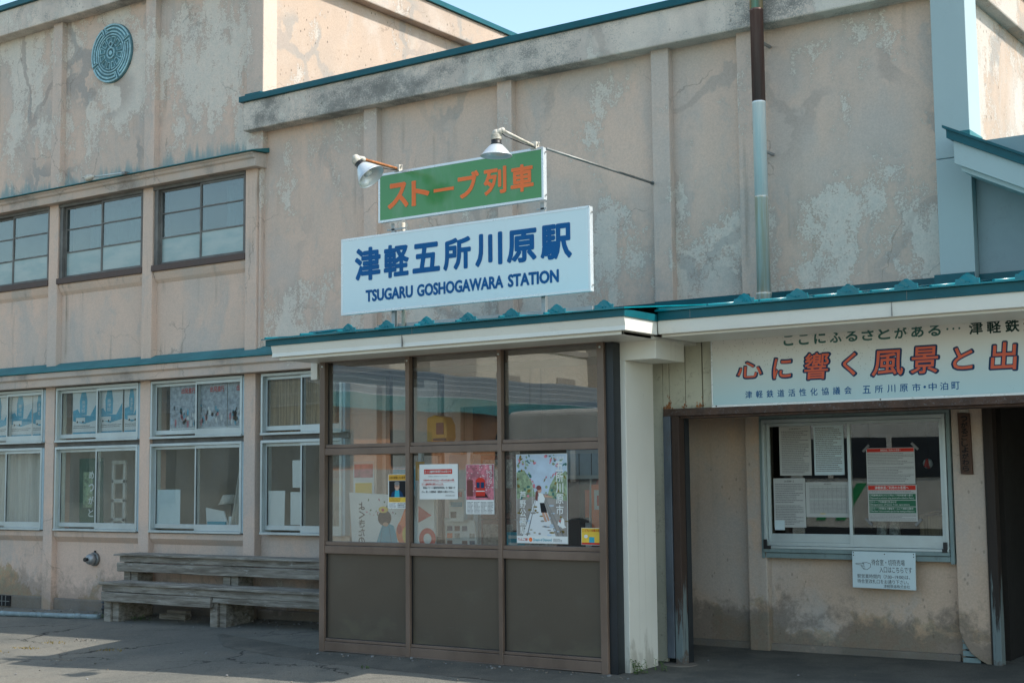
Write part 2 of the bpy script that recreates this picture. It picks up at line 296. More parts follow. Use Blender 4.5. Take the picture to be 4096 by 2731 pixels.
def asphalt():
    g = G('asphalt'); p = g.pos(); X, Y, Z = g.xyz()
    n = g.noise(p, 0.55, 5, 0.6, 0.3); n2 = g.noise(p, 3.2, 6, 0.65); f = g.noise(p, 95, 3, 0.8)
    c = g.mix(g.mr(n, 0.35, 0.65), (0.135, 0.134, 0.118), (0.205, 0.192, 0.160))
    c = g.mix(g.mr(n2, 0.52, 0.70, 0, 0.5), c, (0.088, 0.092, 0.084))
    c = g.mix(g.mr(g.noise(g.vm('ADD', p, (7, 3, 0)), 1.4, 5, 0.6), 0.56, 0.66, 0, 0.5), c, (0.185, 0.165, 0.135))
    c = g.mix(g.mr(g.noise(p, 34, 4, 0.75), 0.56, 0.68, 0, 0.55), c, (0.21, 0.20, 0.175)); c = g.mix(g.mr(g.noise(g.vm('ADD', p, (3, 9, 1)), 27, 4, 0.75), 0.57, 0.68, 0, 0.6), c, (0.045, 0.045, 0.042))
    stones = g.vor(p, 75, 'F1'); c = g.mix(g.mr(stones, 0.28, 0.12, 0, 0.75), c, (0.26, 0.25, 0.23))
    c = g.mix(1.0, c, g.mr(f, 0.25, 0.75, 0.55, 1.4, False), 'MULTIPLY')
    wv = g.vm('ADD', p, g.vm('MULTIPLY', g.noise(p, 2.2, 5, 0.65, col=True), (0.7, 0.7, 0)))
    e = g.vor(g.vm('MULTIPLY', wv, (0.55, 0.8, 0)), 0.9)
    cm = g.ma('MULTIPLY', g.mr(e, 0.012, 0.004), g.mr(g.noise(p, 0.5, 2), 0.45, 0.56))
    c = g.mix(g.ma('MULTIPLY', cm, 0.9), c, (0.015, 0.015, 0.014))
    g.bump(g.ma('ADD', f, g.ma('MULTIPLY', stones, -0.5)), 0.6, 0.012)
    return g.out(c, 0.9, 0, 0.3)
M['asphalt'] = asphalt()
def asphalt2():
    g = G('new asphalt ramp'); p = g.pos(); f = g.noise(p, 90, 3, 0.8); n = g.noise(p, 2.2, 6, 0.65)
    c = g.mix(g.mr(n, 0.35, 0.65), (0.100, 0.098, 0.086), (0.150, 0.140, 0.118))
    c = g.mix(1.0, c, g.mr(f, 0.25, 0.75, 0.55, 1.4, False), 'MULTIPLY')
    g.bump(f, 0.6, 0.012); return g.out(c, 0.92, 0, 0.25)
M['ramp'] = asphalt2()

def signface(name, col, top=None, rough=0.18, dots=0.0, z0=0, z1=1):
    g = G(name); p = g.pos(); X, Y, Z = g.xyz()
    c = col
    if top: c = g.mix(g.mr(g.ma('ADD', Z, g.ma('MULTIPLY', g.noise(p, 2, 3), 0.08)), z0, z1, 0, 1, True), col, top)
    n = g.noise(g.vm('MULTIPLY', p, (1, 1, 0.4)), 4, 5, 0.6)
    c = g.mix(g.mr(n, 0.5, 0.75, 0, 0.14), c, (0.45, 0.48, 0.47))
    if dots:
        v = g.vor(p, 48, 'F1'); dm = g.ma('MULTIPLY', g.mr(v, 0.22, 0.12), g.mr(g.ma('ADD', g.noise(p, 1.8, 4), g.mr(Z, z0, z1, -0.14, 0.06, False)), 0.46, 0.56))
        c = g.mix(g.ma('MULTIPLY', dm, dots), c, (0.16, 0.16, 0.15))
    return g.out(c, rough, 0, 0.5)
M['sign_blue'] = signface('pale blue sign sheet', (0.67, 0.79, 0.82), rough=0.30)
M['sign_green'] = signface('green sign sheet', (0.062, 0.265, 0.080), rough=0.16)
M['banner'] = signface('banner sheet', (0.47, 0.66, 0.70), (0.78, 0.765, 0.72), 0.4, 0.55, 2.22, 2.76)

def chimney_mat(name, a, b, metal, rough):
    g = G(name); p = g.pos(); X, Y, Z = g.xyz()
    n = g.noise(g.vm('MULTIPLY', p, (30, 30, 1.2)), 1.0, 6, 0.7)
    return g.out(g.mix(g.mr(n, 0.35, 0.65), a, b), rough, metal, 0.5)
M['ch_brown'] = chimney_mat('heat stained flue', (0.105, 0.05, 0.042), (0.15, 0.095, 0.085), 0.35, 0.45)
M['ch_steel'] = chimney_mat('stainless flue', (0.70, 0.76, 0.78), (0.86, 0.88, 0.87), 0.15, 0.25)
M['ch_dull'] = chimney_mat('tarnished flue', (0.55, 0.47, 0.35), (0.66, 0.67, 0.64), 0.15, 0.34)
M['ch_brass'] = chimney_mat('yellowed flue', (0.55, 0.42, 0.22), (0.66, 0.58, 0.45), 0.85, 0.3)
M['passage'] = plain('unlit passage wall', (0.018, 0.016, 0.014), 0.9)  # near-black base colour carries the darkness of the unlit passage
M['pipegrey'] = plain('weathered plastic pipe', (0.22, 0.29, 0.31), 0.55, 0, 0.25, 7, 0.5)
M['relief_lo'] = plain('relief base teal', (0.085, 0.20, 0.23), 0.7, 0, 0.25, 6, 0.3)
M['relief_hi'] = plain('relief raised blue', (0.30, 0.50, 0.55), 0.6, 0, 0.3, 12, 0.3, dcol=(0.05, 0.08, 0.09))
M['leaf'] = plain('weed leaf', (0.075, 0.145, 0.03), 0.7, 0, 0.35, 20)
M['leaf2'] = plain('yellow moss', (0.20, 0.145, 0.03), 0.8, 0, 0.4, 30)
M['opp_orange'] = plain('orange rendered wall', (0.44, 0.20, 0.095), 0.85, 0, 0.08, 0.7)
M['opp_white'] = plain('white block wall', (0.60, 0.56, 0.48), 0.85, 0, 0.06, 0.4)
M['opp_grey'] = plain('grey block wall', (0.32, 0.30, 0.27), 0.85, 0, 0.1, 0.5)
M['opp_beige'] = plain('beige house wall', (0.40, 0.36, 0.29), 0.85, 0, 0.1, 0.5)
M['opp_win'] = plain('dark far window', (0.03, 0.035, 0.04), 0.2)
M['bus_white'] = plain('bus cream paint', (0.50, 0.48, 0.43), 0.35)
M['bus_green'] = plain('bus green paint', (0.03, 0.27, 0.10), 0.35)
def roofmat():
    g = G('ribbed slate blue roof'); X, Y, Z = g.xyz()
    w = g.ma('FRACT', g.ma('MULTIPLY', Z, 3.2)); 
    return g.out(g.mix(g.mr(w, 0.82, 0.9, 0, 1), (0.085, 0.12, 0.14), (0.26, 0.30, 0.32)), 0.5, 0, 0.4)
M['opp_roof'] = roofmat()

# ------------------------------------------------------------------ mesh helpers
class MB:
    def __init__(s): s.v = []; s.f = []; s.mi = []; s.sm = []; s.mats = []
    def mid(s, m):
        if m not in s.mats: s.mats.append(m)
        return s.mats.index(m)
    def add(s, vs, fs, m=None, smooth=False):
        o = len(s.v); s.v += [tuple(q) for q in vs]; i = s.mid(m)
        for f in fs: s.f.append(tuple(o+k for k in f)); s.mi.append(i); s.sm.append(smooth)
        return s
    def box(s, x0, x1, y0, y1, z0, z1, m=None):
        if x0 > x1: x0, x1 = x1, x0
        if y0 > y1: y0, y1 = y1, y0
        if z0 > z1: z0, z1 = z1, z0
        v = [(x0, y0, z0), (x1, y0, z0), (x1, y1, z0), (x0, y1, z0), (x0, y0, z1), (x1, y0, z1), (x1, y1, z1), (x0, y1, z1)]
        return s.add(v, [(0, 3, 2, 1), (4, 5, 6, 7), (0, 1, 5, 4), (1, 2, 6, 5), (2, 3, 7, 6), (3, 0, 4, 7)], m)
    def prism(s, pts, ax, a, b, m=None, smooth=False):
        """extrude a polygon (counted in the two other axes) along axis ax from a to b"""
        def P(u, w, t): return {'x': (t, u, w), 'y': (u, t, w), 'z': (u, w, t)}[ax]
        n = len(pts); v = [P(u, w, a) for u, w in pts]+[P(u, w, b) for u, w in pts]
        ar = sum(pts[i][0]*pts[(i+1) % n][1]-pts[(i+1) % n][0]*pts[i][1] for i in range(n))
        flip = (ar > 0) ^ (b < a) ^ (ax == 'y')
        f = [tuple(range(n)), tuple(range(2*n-1, n-1, -1))]+[(i, n+i, n+(i+1) % n, (i+1) % n) for i in range(n)]
        if flip: f = [tuple(reversed(q)) for q in f]
        o = len(s.f); s.add(v, f, m)
        if smooth:
            for k in range(o+2, len(s.f)): s.sm[k] = True
        return s
    def quad(s, x0, x1, z0, z1, y, m=None):
        return s.add([(x0, y, z0), (x1, y, z0), (x1, y, z1), (x0, y, z1)], [(0, 1, 2, 3)], m)
    def poly(s, pts, y, m=None):
        n = len(pts); ar = sum(pts[i][0]*pts[(i+1) % n][1]-pts[(i+1) % n][0]*pts[i][1] for i in range(n))
        if ar < 0: pts = list(reversed(pts))
        return s.add([(u, y, w) for u, w in pts], [tuple(range(n))], m)
    def ell(s, cx, cz, rx, rz, y, m=None, n=20, rot=0):
        c, q = math.cos(rot), math.sin(rot)
        return s.poly([(cx+rx*math.cos(t)*c-rz*math.sin(t)*q, cz+rx*math.cos(t)*q+rz*math.sin(t)*c) for t in [2*math.pi*i/n for i in range(n)]], y, m)
    def lathe(s, org, axis, prof, n=20, m=None, cap=True):
        a = Vector(axis).normalized(); t = a.orthogonal().normalized(); b = a.cross(t); o = Vector(org)
        v = []; f = []
        for (d, r) in prof:
            for i in range(n):
                th = 2*math.pi*i/n; v.append(o+a*d+(t*math.cos(th)+b*math.sin(th))*r)
        for k in range(len(prof)-1):
            for i in range(n):
                j = (i+1) % n; f.append((k*n+i, k*n+j, (k+1)*n+j, (k+1)*n+i))
        if cap:
            f.append(tuple(range(n-1, -1, -1))); f.append(tuple((len(prof)-1)*n+i for i in range(n)))
        o0 = len(s.f); s.add(v, f, m, True)
        if cap: s.sm[-1] = s.sm[-2] = False
        return s
    def tube(s, pts, r, n=10, m=None):
        for a, b in zip(pts[:-1], pts[1:]):
            a = Vector(a); b = Vector(b); s.lathe(a, b-a, [(0, r), ((b-a).length, r)], n, m)
        for q in pts[1:-1]: s.ball(q, r, m)
        return s
    def ball(s, c, r, m=None, n=8):
        prof = [(-r*math.cos(math.pi*k/n), r*math.sin(math.pi*k/n)+1e-4) for k in range(n+1)]
        return s.lathe(c, (0, 0, 1), prof, 10, m)
    def sector(s, cx, cz, r0, r1, a0, a1, y0, y1, m=None, n=None):
        n = n or max(2, int(abs(a1-a0)/0.14))
        A = [a0+(a1-a0)*i/n for i in range(n+1)]
        pts = [(cx+r1*math.cos(t), cz+r1*math.sin(t)) for t in A]+[(cx+r0*math.cos(t), cz+r0*math.sin(t)) for t in reversed(A)]
        # quads strip keeps the faces convex
        for i in range(n):
            q = [(cx+r*math.cos(t), cz+r*math.sin(t)) for r, t in ((r0, A[i]), (r1, A[i]), (r1, A[i+1]), (r0, A[i+1]))]
            s.prism(q, 'y', y0, y1, m)
        return s
    def mesh(s, name, off=(0, 0, 0)):
        me = bpy.data.meshes.new(name)
        me.from_pydata([(a-off[0], b-off[1], c-off[2]) for a, b, c in s.v], [], s.f)
        for m in s.mats: me.materials.append(M[m] if m else None)
        me.polygons.foreach_set('material_index', s.mi); me.polygons.foreach_set('use_smooth', s.sm)
        me.update(); return me

ORG = {}
def tag(o, label=None, cat=None, group=None, kind=None):
    if label: o['label'] = label
    if cat: o['category'] = cat
    if group: o['group'] = group
    if kind: o['kind'] = kind
    return o
def thing(name, label, cat, loc, group=None):
    o = bpy.data.objects.new(name, None); COL.objects.link(o); o.location = loc; o.empty_display_size = 0.2
    ORG[o.name] = tuple(loc); return tag(o, label, cat, group)
def part(name, mb, mat=None, parent=None, bevel=0.0, seg=2, label=None):
    if mat: mb.mats = [mat]; mb.mi = [0]*len(mb.f)
    off = ORG[parent.name] if parent else (0, 0, 0)
    o = bpy.data.objects.new(name, mb.mesh(name, off)); COL.objects.link(o)
    if parent: o.parent = parent
    ORG[o.name] = off
    if bevel:
        b = o.modifiers.new('bevel', 'BEVEL'); b.width = bevel; b.segments = seg; b.limit_method = 'ANGLE'; b.angle_limit = rad(40)
    if label: o['label'] = label
    return o
def solo(name, mb, mat, label, cat, org, group=None, bevel=0.0):
    """a thing that is one mesh with its origin at its own place"""
    if mat: mb.mats = [mat]; mb.mi = [0]*len(mb.f)
    o = bpy.data.objects.new(name, mb.mesh(name, org)); COL.objects.link(o); o.location = org; ORG[o.name] = tuple(org)
    if bevel:
        b = o.modifiers.new('bevel', 'BEVEL'); b.width = bevel; b.segments = 2; b.limit_method = 'ANGLE'
    return tag(o, label, cat, group)

_txt = {}
def glyphs(body, bold, spacing=1.0):
    k = (body, spacing)
    if k not in _txt:
        c = bpy.data.curves.new('t', 'FONT'); c.body = body; c.size = 1.0; c.resolution_u = 3; c.space_character = spacing
        o = bpy.data.objects.new('t', c); COL.objects.link(o); bpy.context.view_layer.update()
        me = o.to_mesh(); _txt[k] = ([tuple(v.co) for v in me.vertices], [tuple(p.vertices) for p in me.polygons])
        o.to_mesh_clear(); bpy.data.objects.remove(o); bpy.data.curves.remove(c)
        vs, fs = _txt[k]; cnt = {}
        for f in fs:
            for a, b in zip(f, f[1:]+f[:1]): e = (min(a, b), max(a, b)); cnt[e] = cnt.get(e, 0)+1
        _txt[k] = (vs, fs, [e for e, n in cnt.items() if n == 1])
    return _txt[k]
def text(mb, body, x0, x1, z0, z1, y, m, bold=0.0, shear=0.0, spacing=1.0, rot=0.0, mirror=False):
    """lay a line of writing into the box x0..x1, z0..z1 on the plane y (facing the viewer, -y)"""
    v, f, ed = glyphs(body, 0.0, spacing)
    a = np.array(v); lo = a.min(0); hi = a.max(0)
    br = bold*((z1-z0)/max(1e-6, hi[1]-lo[1]) if len(body) == 1 else min((z1-z0)/max(1e-6, hi[1]-lo[1]), (x1-x0)/max(1e-6, hi[0]-lo[0])))
    if br: x0 += br; x1 -= br; z0 += br; z1 -= br
    u = (a[:, 0]-lo[0])/max(1e-6, hi[0]-lo[0]); w = (a[:, 1]-lo[1])/max(1e-6, hi[1]-lo[1])
    if mirror: u = 1-u; f = [tuple(reversed(q)) for q in f]
    X = x0+u*(x1-x0)+shear*(w-0.5)*(z1-z0); Z = z0+w*(z1-z0)
    if rot:
        cx, cz = (x0+x1)/2, (z0+z1)/2; dx, dz = X-cx, Z-cz
        X = cx+dx*math.cos(rot)-dz*math.sin(rot); Z = cz+dx*math.sin(rot)+dz*math.cos(rot)
    mb.add([(p, y, q) for p, q in zip(X, Z)], f, m)
    if br:                                   # thicken the strokes with a low rounded bead along every outline
        seg = 8 if br > 0.003 else 5
        for i, j in ed:
            p, q = Vector((X[i], Z[i])), Vector((X[j], Z[j])); d = q-p
            if d.length < 1e-7: continue
            n = Vector((-d.y, d.x)).normalized()*br
            mb.add([(p.x+n.x, y, p.y+n.y), (p.x, y-0.0006, p.y), (p.x-n.x, y, p.y-n.y), (q.x+n.x, y, q.y+n.y), (q.x, y-0.0006, q.y), (q.x-n.x, y, q.y-n.y)], [(0, 1, 4, 3), (1, 2, 5, 4)], m)
        for i in sorted({k for e in ed for k in e}):
            mb.add([(X[i], y-0.0007, Z[i])]+[(X[i]+br*math.cos(t), y+0.0001, Z[i]+br*math.sin(t)) for t in [6.2832*k/seg for k in range(seg)]], [(0, 1+k, 1+(k+1) % seg) for k in range(seg)], m)
def vtext(mb, body, x0, x1, ztop, zbot, y, m, bold=0.0, mirror=False):
    n = len(body); h = (ztop-zbot)/n
    for i, ch in enumerate(body):
        if ch == 'ー': text(mb, '|', (x0+x1)/2-0.1*(x1-x0), (x0+x1)/2+0.1*(x1-x0), ztop-(i+0.93)*h, ztop-(i+0.07)*h, y, m, bold)
        else: text(mb, ch, x0, x1, ztop-(i+0.95)*h, ztop-(i+0.05)*h, y, m, bold, mirror=mirror)
def rules(mb, x0, x1, z0, z1, rows, y, m, h=0.45, ragged=0.35, rnd=None):
    """rows of print too small to read: broken dark strips"""
    R = random.Random(int(abs(x0*991)+abs(z0*777)))
    dz = (z1-z0)/rows
    for i in range(rows):
        x = x0; zc = z1-(i+0.5)*dz; end = x1-(x1-x0)*ragged*R.random()*(R.random() < 0.5)
        while x < end:
            w = R.uniform(0.004, 0.018); mb.quad(x, min(end, x+w), zc-dz*h/2, zc+dz*h/2, y, m); x += w+R.uniform(0.002, 0.004)

# ------------------------------------------------------------------ ground
CP = np.array([(-15.66, 11.72, 0), (-13.6, 11.05, .005), (-11.97, 11.05, .025), (-12.18, 11.8, .055), (-9.1, 9.9, .043), (-6, 9.9, .04), (-5.9, 10.5, .06),
      (-5.77, 10.65, .05), (-6.5, 11.8, .08), (-3.5, 11.75, .08), (-11.8, 8.6, -.11), (-8, 8.6, -.01), (-14, 9, -.12), (-9.5, 7, -.1), (-4, 9, .02),
      (-4, 7, -.06), (-16, 8, -.16), (-19, 11.8, -.03), (-1, 11, .07), (-7.5, 9.3, .03), (-22, 11.8, -.05), (-22, 7, -.15), (0, 6, -.1), (-10, 3, -.12), (-20, 3, -.15)])
def _U(r2): return np.where(r2 > 1e-9, r2*np.log(np.maximum(r2, 1e-9))*0.5, 0)
def _tps():
    n = len(CP); d = ((CP[:, None, :2]-CP[None, :, :2])**2).sum(-1); K = _U(d)+np.eye(n)*0.15
    P_ = np.hstack([np.ones((n, 1)), CP[:, :2]]); A = np.zeros((n+3, n+3)); A[:n, :n] = K; A[:n, n:] = P_; A[n:, :n] = P_.T
    return np.linalg.solve(A, np.concatenate([CP[:, 2], np.zeros(3)]))
TP = _tps()
def gz(x, y):
    d = (CP[:, 0]-x)**2+(CP[:, 1]-y)**2
    z = float(_U(d) @ TP[:len(CP)]+TP[-3]+TP[-2]*x+TP[-1]*y)
    o = max(0, -20-x, x+2, y-12.5, 4-y); t = max(0.0, 1-o/4); t = t*t*(3-2*t)
    return z*t-0.1*(1-t)
xs = [-600, -300, -150, -80, -50, -36, -30, -26]+[-24+0.25*i for i in range(105)]+[4, 8, 16, 30, 60, 150, 300, 600]
ys = [-600, -300, -150, -80, -40, -20, -10, -5, -2, 0, 1.5]+[2.5+0.25*i for i in range(45)]+[14.5, 18, 25, 40, 80, 150, 300, 600]
gm = MB(); V = [(x, y, gz(x, y)+0.004*math.sin(x*5.1+y*2.3)*math.sin(y*6.7-x*1.3)) for y in ys for x in xs]
nx = len(xs)
gm.add(V, [(j*nx+i, j*nx+i+1, (j+1)*nx+i+1, (j+1)*nx+i) for j in range(len(ys)-1) for i in range(nx-1)], 'asphalt', True)
tag(part('ground', gm), kind='structure')
# the newer asphalt apron laid against the porch
apron = []
R = random.Random(3)
edge = [(-11.2, 10.6), (-10.4, 9.95), (-9.45, 9.62), (-8.6, 9.42), (-7.6, 9.30), (-6.6, 9.30), (-5.2, 9.33), (-3.6, 9.45), (-1.5, 9.5)]
am = MB(); prev = None
def lerp_edge(x):
    for a, b in zip(edge[:-1], edge[1:]):
        if a[0] <= x <= b[0]: return a[1]+(b[1]-a[1])*(x-a[0])/(b[0]-a[0])
    return edge[-1][1]
rows = []
x = -11.2
while x < -1.5:
    y0 = lerp_edge(x)+R.uniform(-0.02, 0.02); y1 = 11.9 if x > -9.2 else 9.95+(-9.2-x)*0.36
    row = []
    for k in range(9):
        y = y0+(y1-y0)*k/8; row.append((x, y, gz(x, y)+(0.002 if k == 0 else 0.010)))
    rows.append(row); x += 0.12
vs = [p for r_ in rows for p in r_]
am.add(vs, [(i*9+k, (i+1)*9+k, (i+1)*9+k+1, i*9+k+1) for i in range(len(rows)-1) for k in range(8)], 'ramp', True)
tag(part('apron', am), kind='structure')

# ------------------------------------------------------------------ the station building
B = thing('station_building', 'old two storey stucco station building with peeling pink beige walls and teal roof edges', 'building', (-9.0, 11.9, 0.0))
FP, FW = 11.75, 11.835            # pilaster face, wall face
PIL = [-21.00, -19.18, -17.37, -15.557, -13.723, -11.93]
PW = 0.092
# tower block walls, in bands
part('wall', MB().box(-22.5, -11.84, FW, 12.05, -0.4, 1.0), 'pl_low', B)
part('wall', MB().box(-22.5, -11.84, FW, 12.05, 2.83, 4.19), 'pl_mid', B)
part('wall', MB().box(-22.5, -11.84, FW, 12.05, 5.29, 7.95), 'pl_tower', B)
part('side_wall', MB().box(-12.0, -11.835, 12.05, 22.0, 5.0, 7.95), 'pl_side', B)
for i, x in enumerate(PIL):
    w = PW if i < 5 else 0.092
    part('pilaster', MB().box(x-w, x+w, FP, 12.02, -0.3, 2.86), 'pl_pil_low', B, 0.008)
    part('pilaster', MB().box(x-w, x+w, FP, 12.02, 2.86, 5.45), 'pl_mid', B, 0.008)
    if i < 5: part('pilaster', MB().box(x-w, x+w, FP, 12.02, 5.45, 7.72), 'pl_pil', B, 0.008)
part('corner_pilaster', MB().box(-12.02, -11.749, FP, 11.98, 5.45, 7.72), 'pl_pil', B, 0.01)
# sloped lips under the lower and the upper windows
for a, b in zip(PIL[:-1], PIL[1:]):
    lip = [(FW+0.004, 0.86), (FW+0.004, 1.0), (11.775, 1.0), (11.775, 0.935), (11.80, 0.905)]
    part('sill_lip', MB().prism(lip, 'x', a+PW+0.002, b-PW-0.002), 'pl_low', B, 0.006)
    lip2 = [(FW+0.004, 4.04), (FW+0.004, 4.19), (11.775, 4.19), (11.775, 4.15), (11.80, 4.09)]
    part('sill_lip', MB().prism(lip2, 'x', a+PW+0.002, b-PW-0.002), 'pl_mid', B, 0.006)
    part('plinth', MB().box(a+PW+0.002, b-PW-0.002, 11.79, FW+0.01, -0.3, 0.155), 'plinth', B, 0.015)
# ledge between the storeys and cornice over the upper windows
led = [(12.0, 2.845), (11.63, 2.845), (11.63, 2.935), (11.60, 2.955), (11.60, 3.022), (12.0, 3.03)]
part('ledge', MB().prism(led, 'x', -22.5, -9.2), 'pl_ledge', B, 0.008)
part('ledge_flashing', MB().prism([(FW+0.02, 3.026), (11.575, 3.026), (11.575, 3.042), (FW-0.004, 3.158), (FW+0.02, 3.158)], 'x', -22.5, -9.25), 'teal_dull', B)
cor = [(12.0, 5.24), (11.645, 5.24), (11.645, 5.33), (11.62, 5.345), (11.612, 5.375), (11.59, 5.385), (11.59, 5.405), (12.0, 5.43)]
part('cornice', MB().prism(cor, 'x', -22.5, -11.76), 'pl_ledge', B, 0.012)
part('cornice_flashing', MB().prism([(FW+0.02, 5.425), (11.56, 5.405), (11.56, 5.415), (FW-0.004, 5.478), (FW+0.02, 5.478)], 'x', -22.5, -11.72), 'teal_dull', B)
part('lintel', MB().box(-22.5, -11.9, 11.77, 11.99, 2.81, 2.846), 'woodframe', B)
# tower parapet with its coping
part('parapet', MB().box(-22.5, -11.69, 11.64, 11.98, 7.70, 8.045), 'pl_para', B, 0.015)
part('parapet', MB().box(-12.0, -11.692, 11.985, 22.0, 7.70, 8.045), 'pl_side', B, 0.015)
part('coping', MB().box(-22.5, -11.655, 11.60, 12.1, 8.043, 8.115), 'teal', B, 0.004)
part('coping', MB().box(-12.1, -11.655, 12.104, 22.0, 8.043, 8.115), 'teal', B, 0.004)
part('roof', MB().box(-22.5, -11.9, 12.02, 21.9, 7.86, 7.94), 'int_dark', B)
# main block: upper wall, pilasters, parapet, coping
part('wall', MB().box(-11.838, -3.62, FW, 12.03, 2.78, 5.9), 'pl_right', B)
for x, w in ((-10.108, 0.094), (-8.301, 0.091), (-6.482, 0.095), (-5.595, 0.08)):
    part('pilaster', MB().box(x-w, x+w, FP, FW+0.01, 2.9, 5.69), 'pl_pil', B, 0.008)
part('pilaster', MB().box(-11.836, -11.80, FP+0.03, FW+0.01, 3.1, 5.69), 'pl_pil', B, 0.006)
part('parapet', MB().box(-11.965, -3.50, 11.64, 11.99, 5.674, 6.016), 'pl_para', B, 0.015)
part('parapet', MB().box(-3.80, -3.502, 11.995, 21.0, 5.674, 6.016), 'pl_side', B, 0.015)
part('coping', MB().box(-12.0, -3.45, 11.605, 12.02, 6.014, 6.082), 'teal', B, 0.004)
part('coping', MB().box(-12.0, -11.74, 11.70, 12.04, 6.084, 6.135), 'teal', B, 0.004)
part('coping', MB().box(-3.82, -3.45, 12.024, 21.0, 6.014, 6.082), 'teal', B, 0.004)
part('roof', MB().box(-11.84, -3.6, 12.0, 21.0, 5.92, 6.0), 'int_dark', B)
part('side_wall', MB().box(-3.80, -3.62, 12.03, 21.0, -0.2, 5.9), 'pl_side', B)
part('corner_pillar', MB().box(-3.815, -3.527, 11.62, 11.93, 3.02, 4.208).box(-3.815, -3.527, 11.62, 11.93, 4.213, 6.6), 'clad', B, 0.004)
# ground floor of the main block
part('wall', MB().box(-11.84, -11.66, FW+0.03, 12.05, -0.2, 1.02), 'pl_low', B)
part('wall', MB().box(-11.66, -10.25, FW, 12.05, -0.2, 1.0), 'pl_low', B)
part('plinth', MB().box(-11.83, -10.25, 11.79, FW+0.01, -0.3, 0.17), 'plinth', B, 0.015)
part('wall', MB().box(-10.47, -8.95, FW, 12.05, -0.199, 2.9), 'pl_mid', B)
part('pilaster', MB().box(-10.202, -10.014, FP, FW+0.01, -0.1, 2.84), 'pl_pil_low', B, 0.008)
part('wall', MB().box(-8.95, -6.6, FW+0.002, 12.05, 2.35, 2.9), 'pl_mid', B)
part('wall', MB().box(-7.25, -5.55, FW, 12.05, -0.2, 2.78), 'pl_recess', B)
part('wall', MB().box(-5.55, -3.80, FW+0.002, 12.05, -0.198, 0.90), 'pl_recess', B)
part('wall', MB().box(-5.55, -3.80, FW+0.002, 12.05, 2.14, 2.78), 'pl_recess', B)
part('pilaster', MB().box(-5.685, -5.50, FP, FW+0.01, -0.1, 2.4), 'pl_recess', B, 0.01)
# the pilaster beside the passage, broken away at its foot
foot = [(-3.818, 2.4), (-3.818, 0.36), (-3.80, 0.29), (-3.76, 0.215), (-3.725, 0.165), (-3.655, 0.115), (-3.60, 0.085), (-3.562, 0.075), (-3.562, 2.4)]
part('pilaster', MB().prism(foot, 'y', FP, FW+0.2), 'pl_recess', B, 0.008)
part('plinth', MB().box(-7.2, -3.83, 11.80, FW+0.01, -0.1, 0.145), 'plinth', B, 0.01)
sl_ = MB()
for k in range(4): sl_.box(-3.80, -3.66, 11.775, 11.79, 0.085+0.055*k, 0.128+0.055*k)
part('lath', sl_, 'bluewood', B)
# interiors, with openings added in the back wall to let daylight in
inn = MB(); y1 = 15.6
inn.box(-22.4, -11.9, y1, y1+0.12, 0, 1.1).box(-22.4, -11.9, y1, y1+0.12, 2.5, 4.2).box(-22.4, -11.9, y1, y1+0.12, 5.1, 7.8)
inn.box(-22.4, -13.9, y1+0.002, y1+0.118, 1.1, 2.5).box(-12.5, -12.2, y1+0.002, y1+0.118, 1.1, 2.5)
for k in range(6): inn.box(-22.3+1.9*k, -20.9+1.9*k, y1+0.002, y1+0.118, 4.2, 5.1)
inn.box(-22.4, -10.3, 12.06, y1, 2.86, 2.98).box(-22.4, -11.9, 12.06, y1, 5.6, 5.7)
inn.box(-10.40, -10.3, 12.06, y1, 0.16, 2.85).box(-11.9, -11.8, 12.06, y1, 2.99, 5.59)
part('inner_wall', inn, 'interior', B)
part('inner_floor', MB().box(-22.4, -10.4, 12.06, y1, 0.04, 0.15), 'int_floor', B)
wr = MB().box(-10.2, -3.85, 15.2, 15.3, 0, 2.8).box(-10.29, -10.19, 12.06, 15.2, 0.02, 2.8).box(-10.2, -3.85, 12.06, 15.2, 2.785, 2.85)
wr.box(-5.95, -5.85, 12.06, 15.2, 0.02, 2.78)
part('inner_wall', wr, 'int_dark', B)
part('inner_floor', MB().box(-10.19, -3.85, 12.055, 15.19, 0.0, 0.08), 'int_floor', B)
# dark passage to the platforms, right of the recess
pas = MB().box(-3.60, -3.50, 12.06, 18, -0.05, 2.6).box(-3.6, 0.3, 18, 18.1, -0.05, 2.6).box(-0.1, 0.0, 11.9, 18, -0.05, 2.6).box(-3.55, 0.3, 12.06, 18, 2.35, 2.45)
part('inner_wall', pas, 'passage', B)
part('passage_jamb', MB().box(-3.534, -3.466, 11.70, 11.80, 0.04, 2.2), 'worn2', B, 0.004)
part('passage_jamb', MB().box(-3.562, -3.536, 11.76, 11.95, 0.04, 2.2), 'int_dark', B)
# porch ceiling / recess ceiling
part('soffit', MB().box(-9.23, -5.6, 9.47, FW-0.002, 2.706, 2.728), 'cream', B)
part('soffit', MB().box(-7.2, 0.2, 10.76, FW-0.002, 2.19, 2.22), 'int_dark', B)

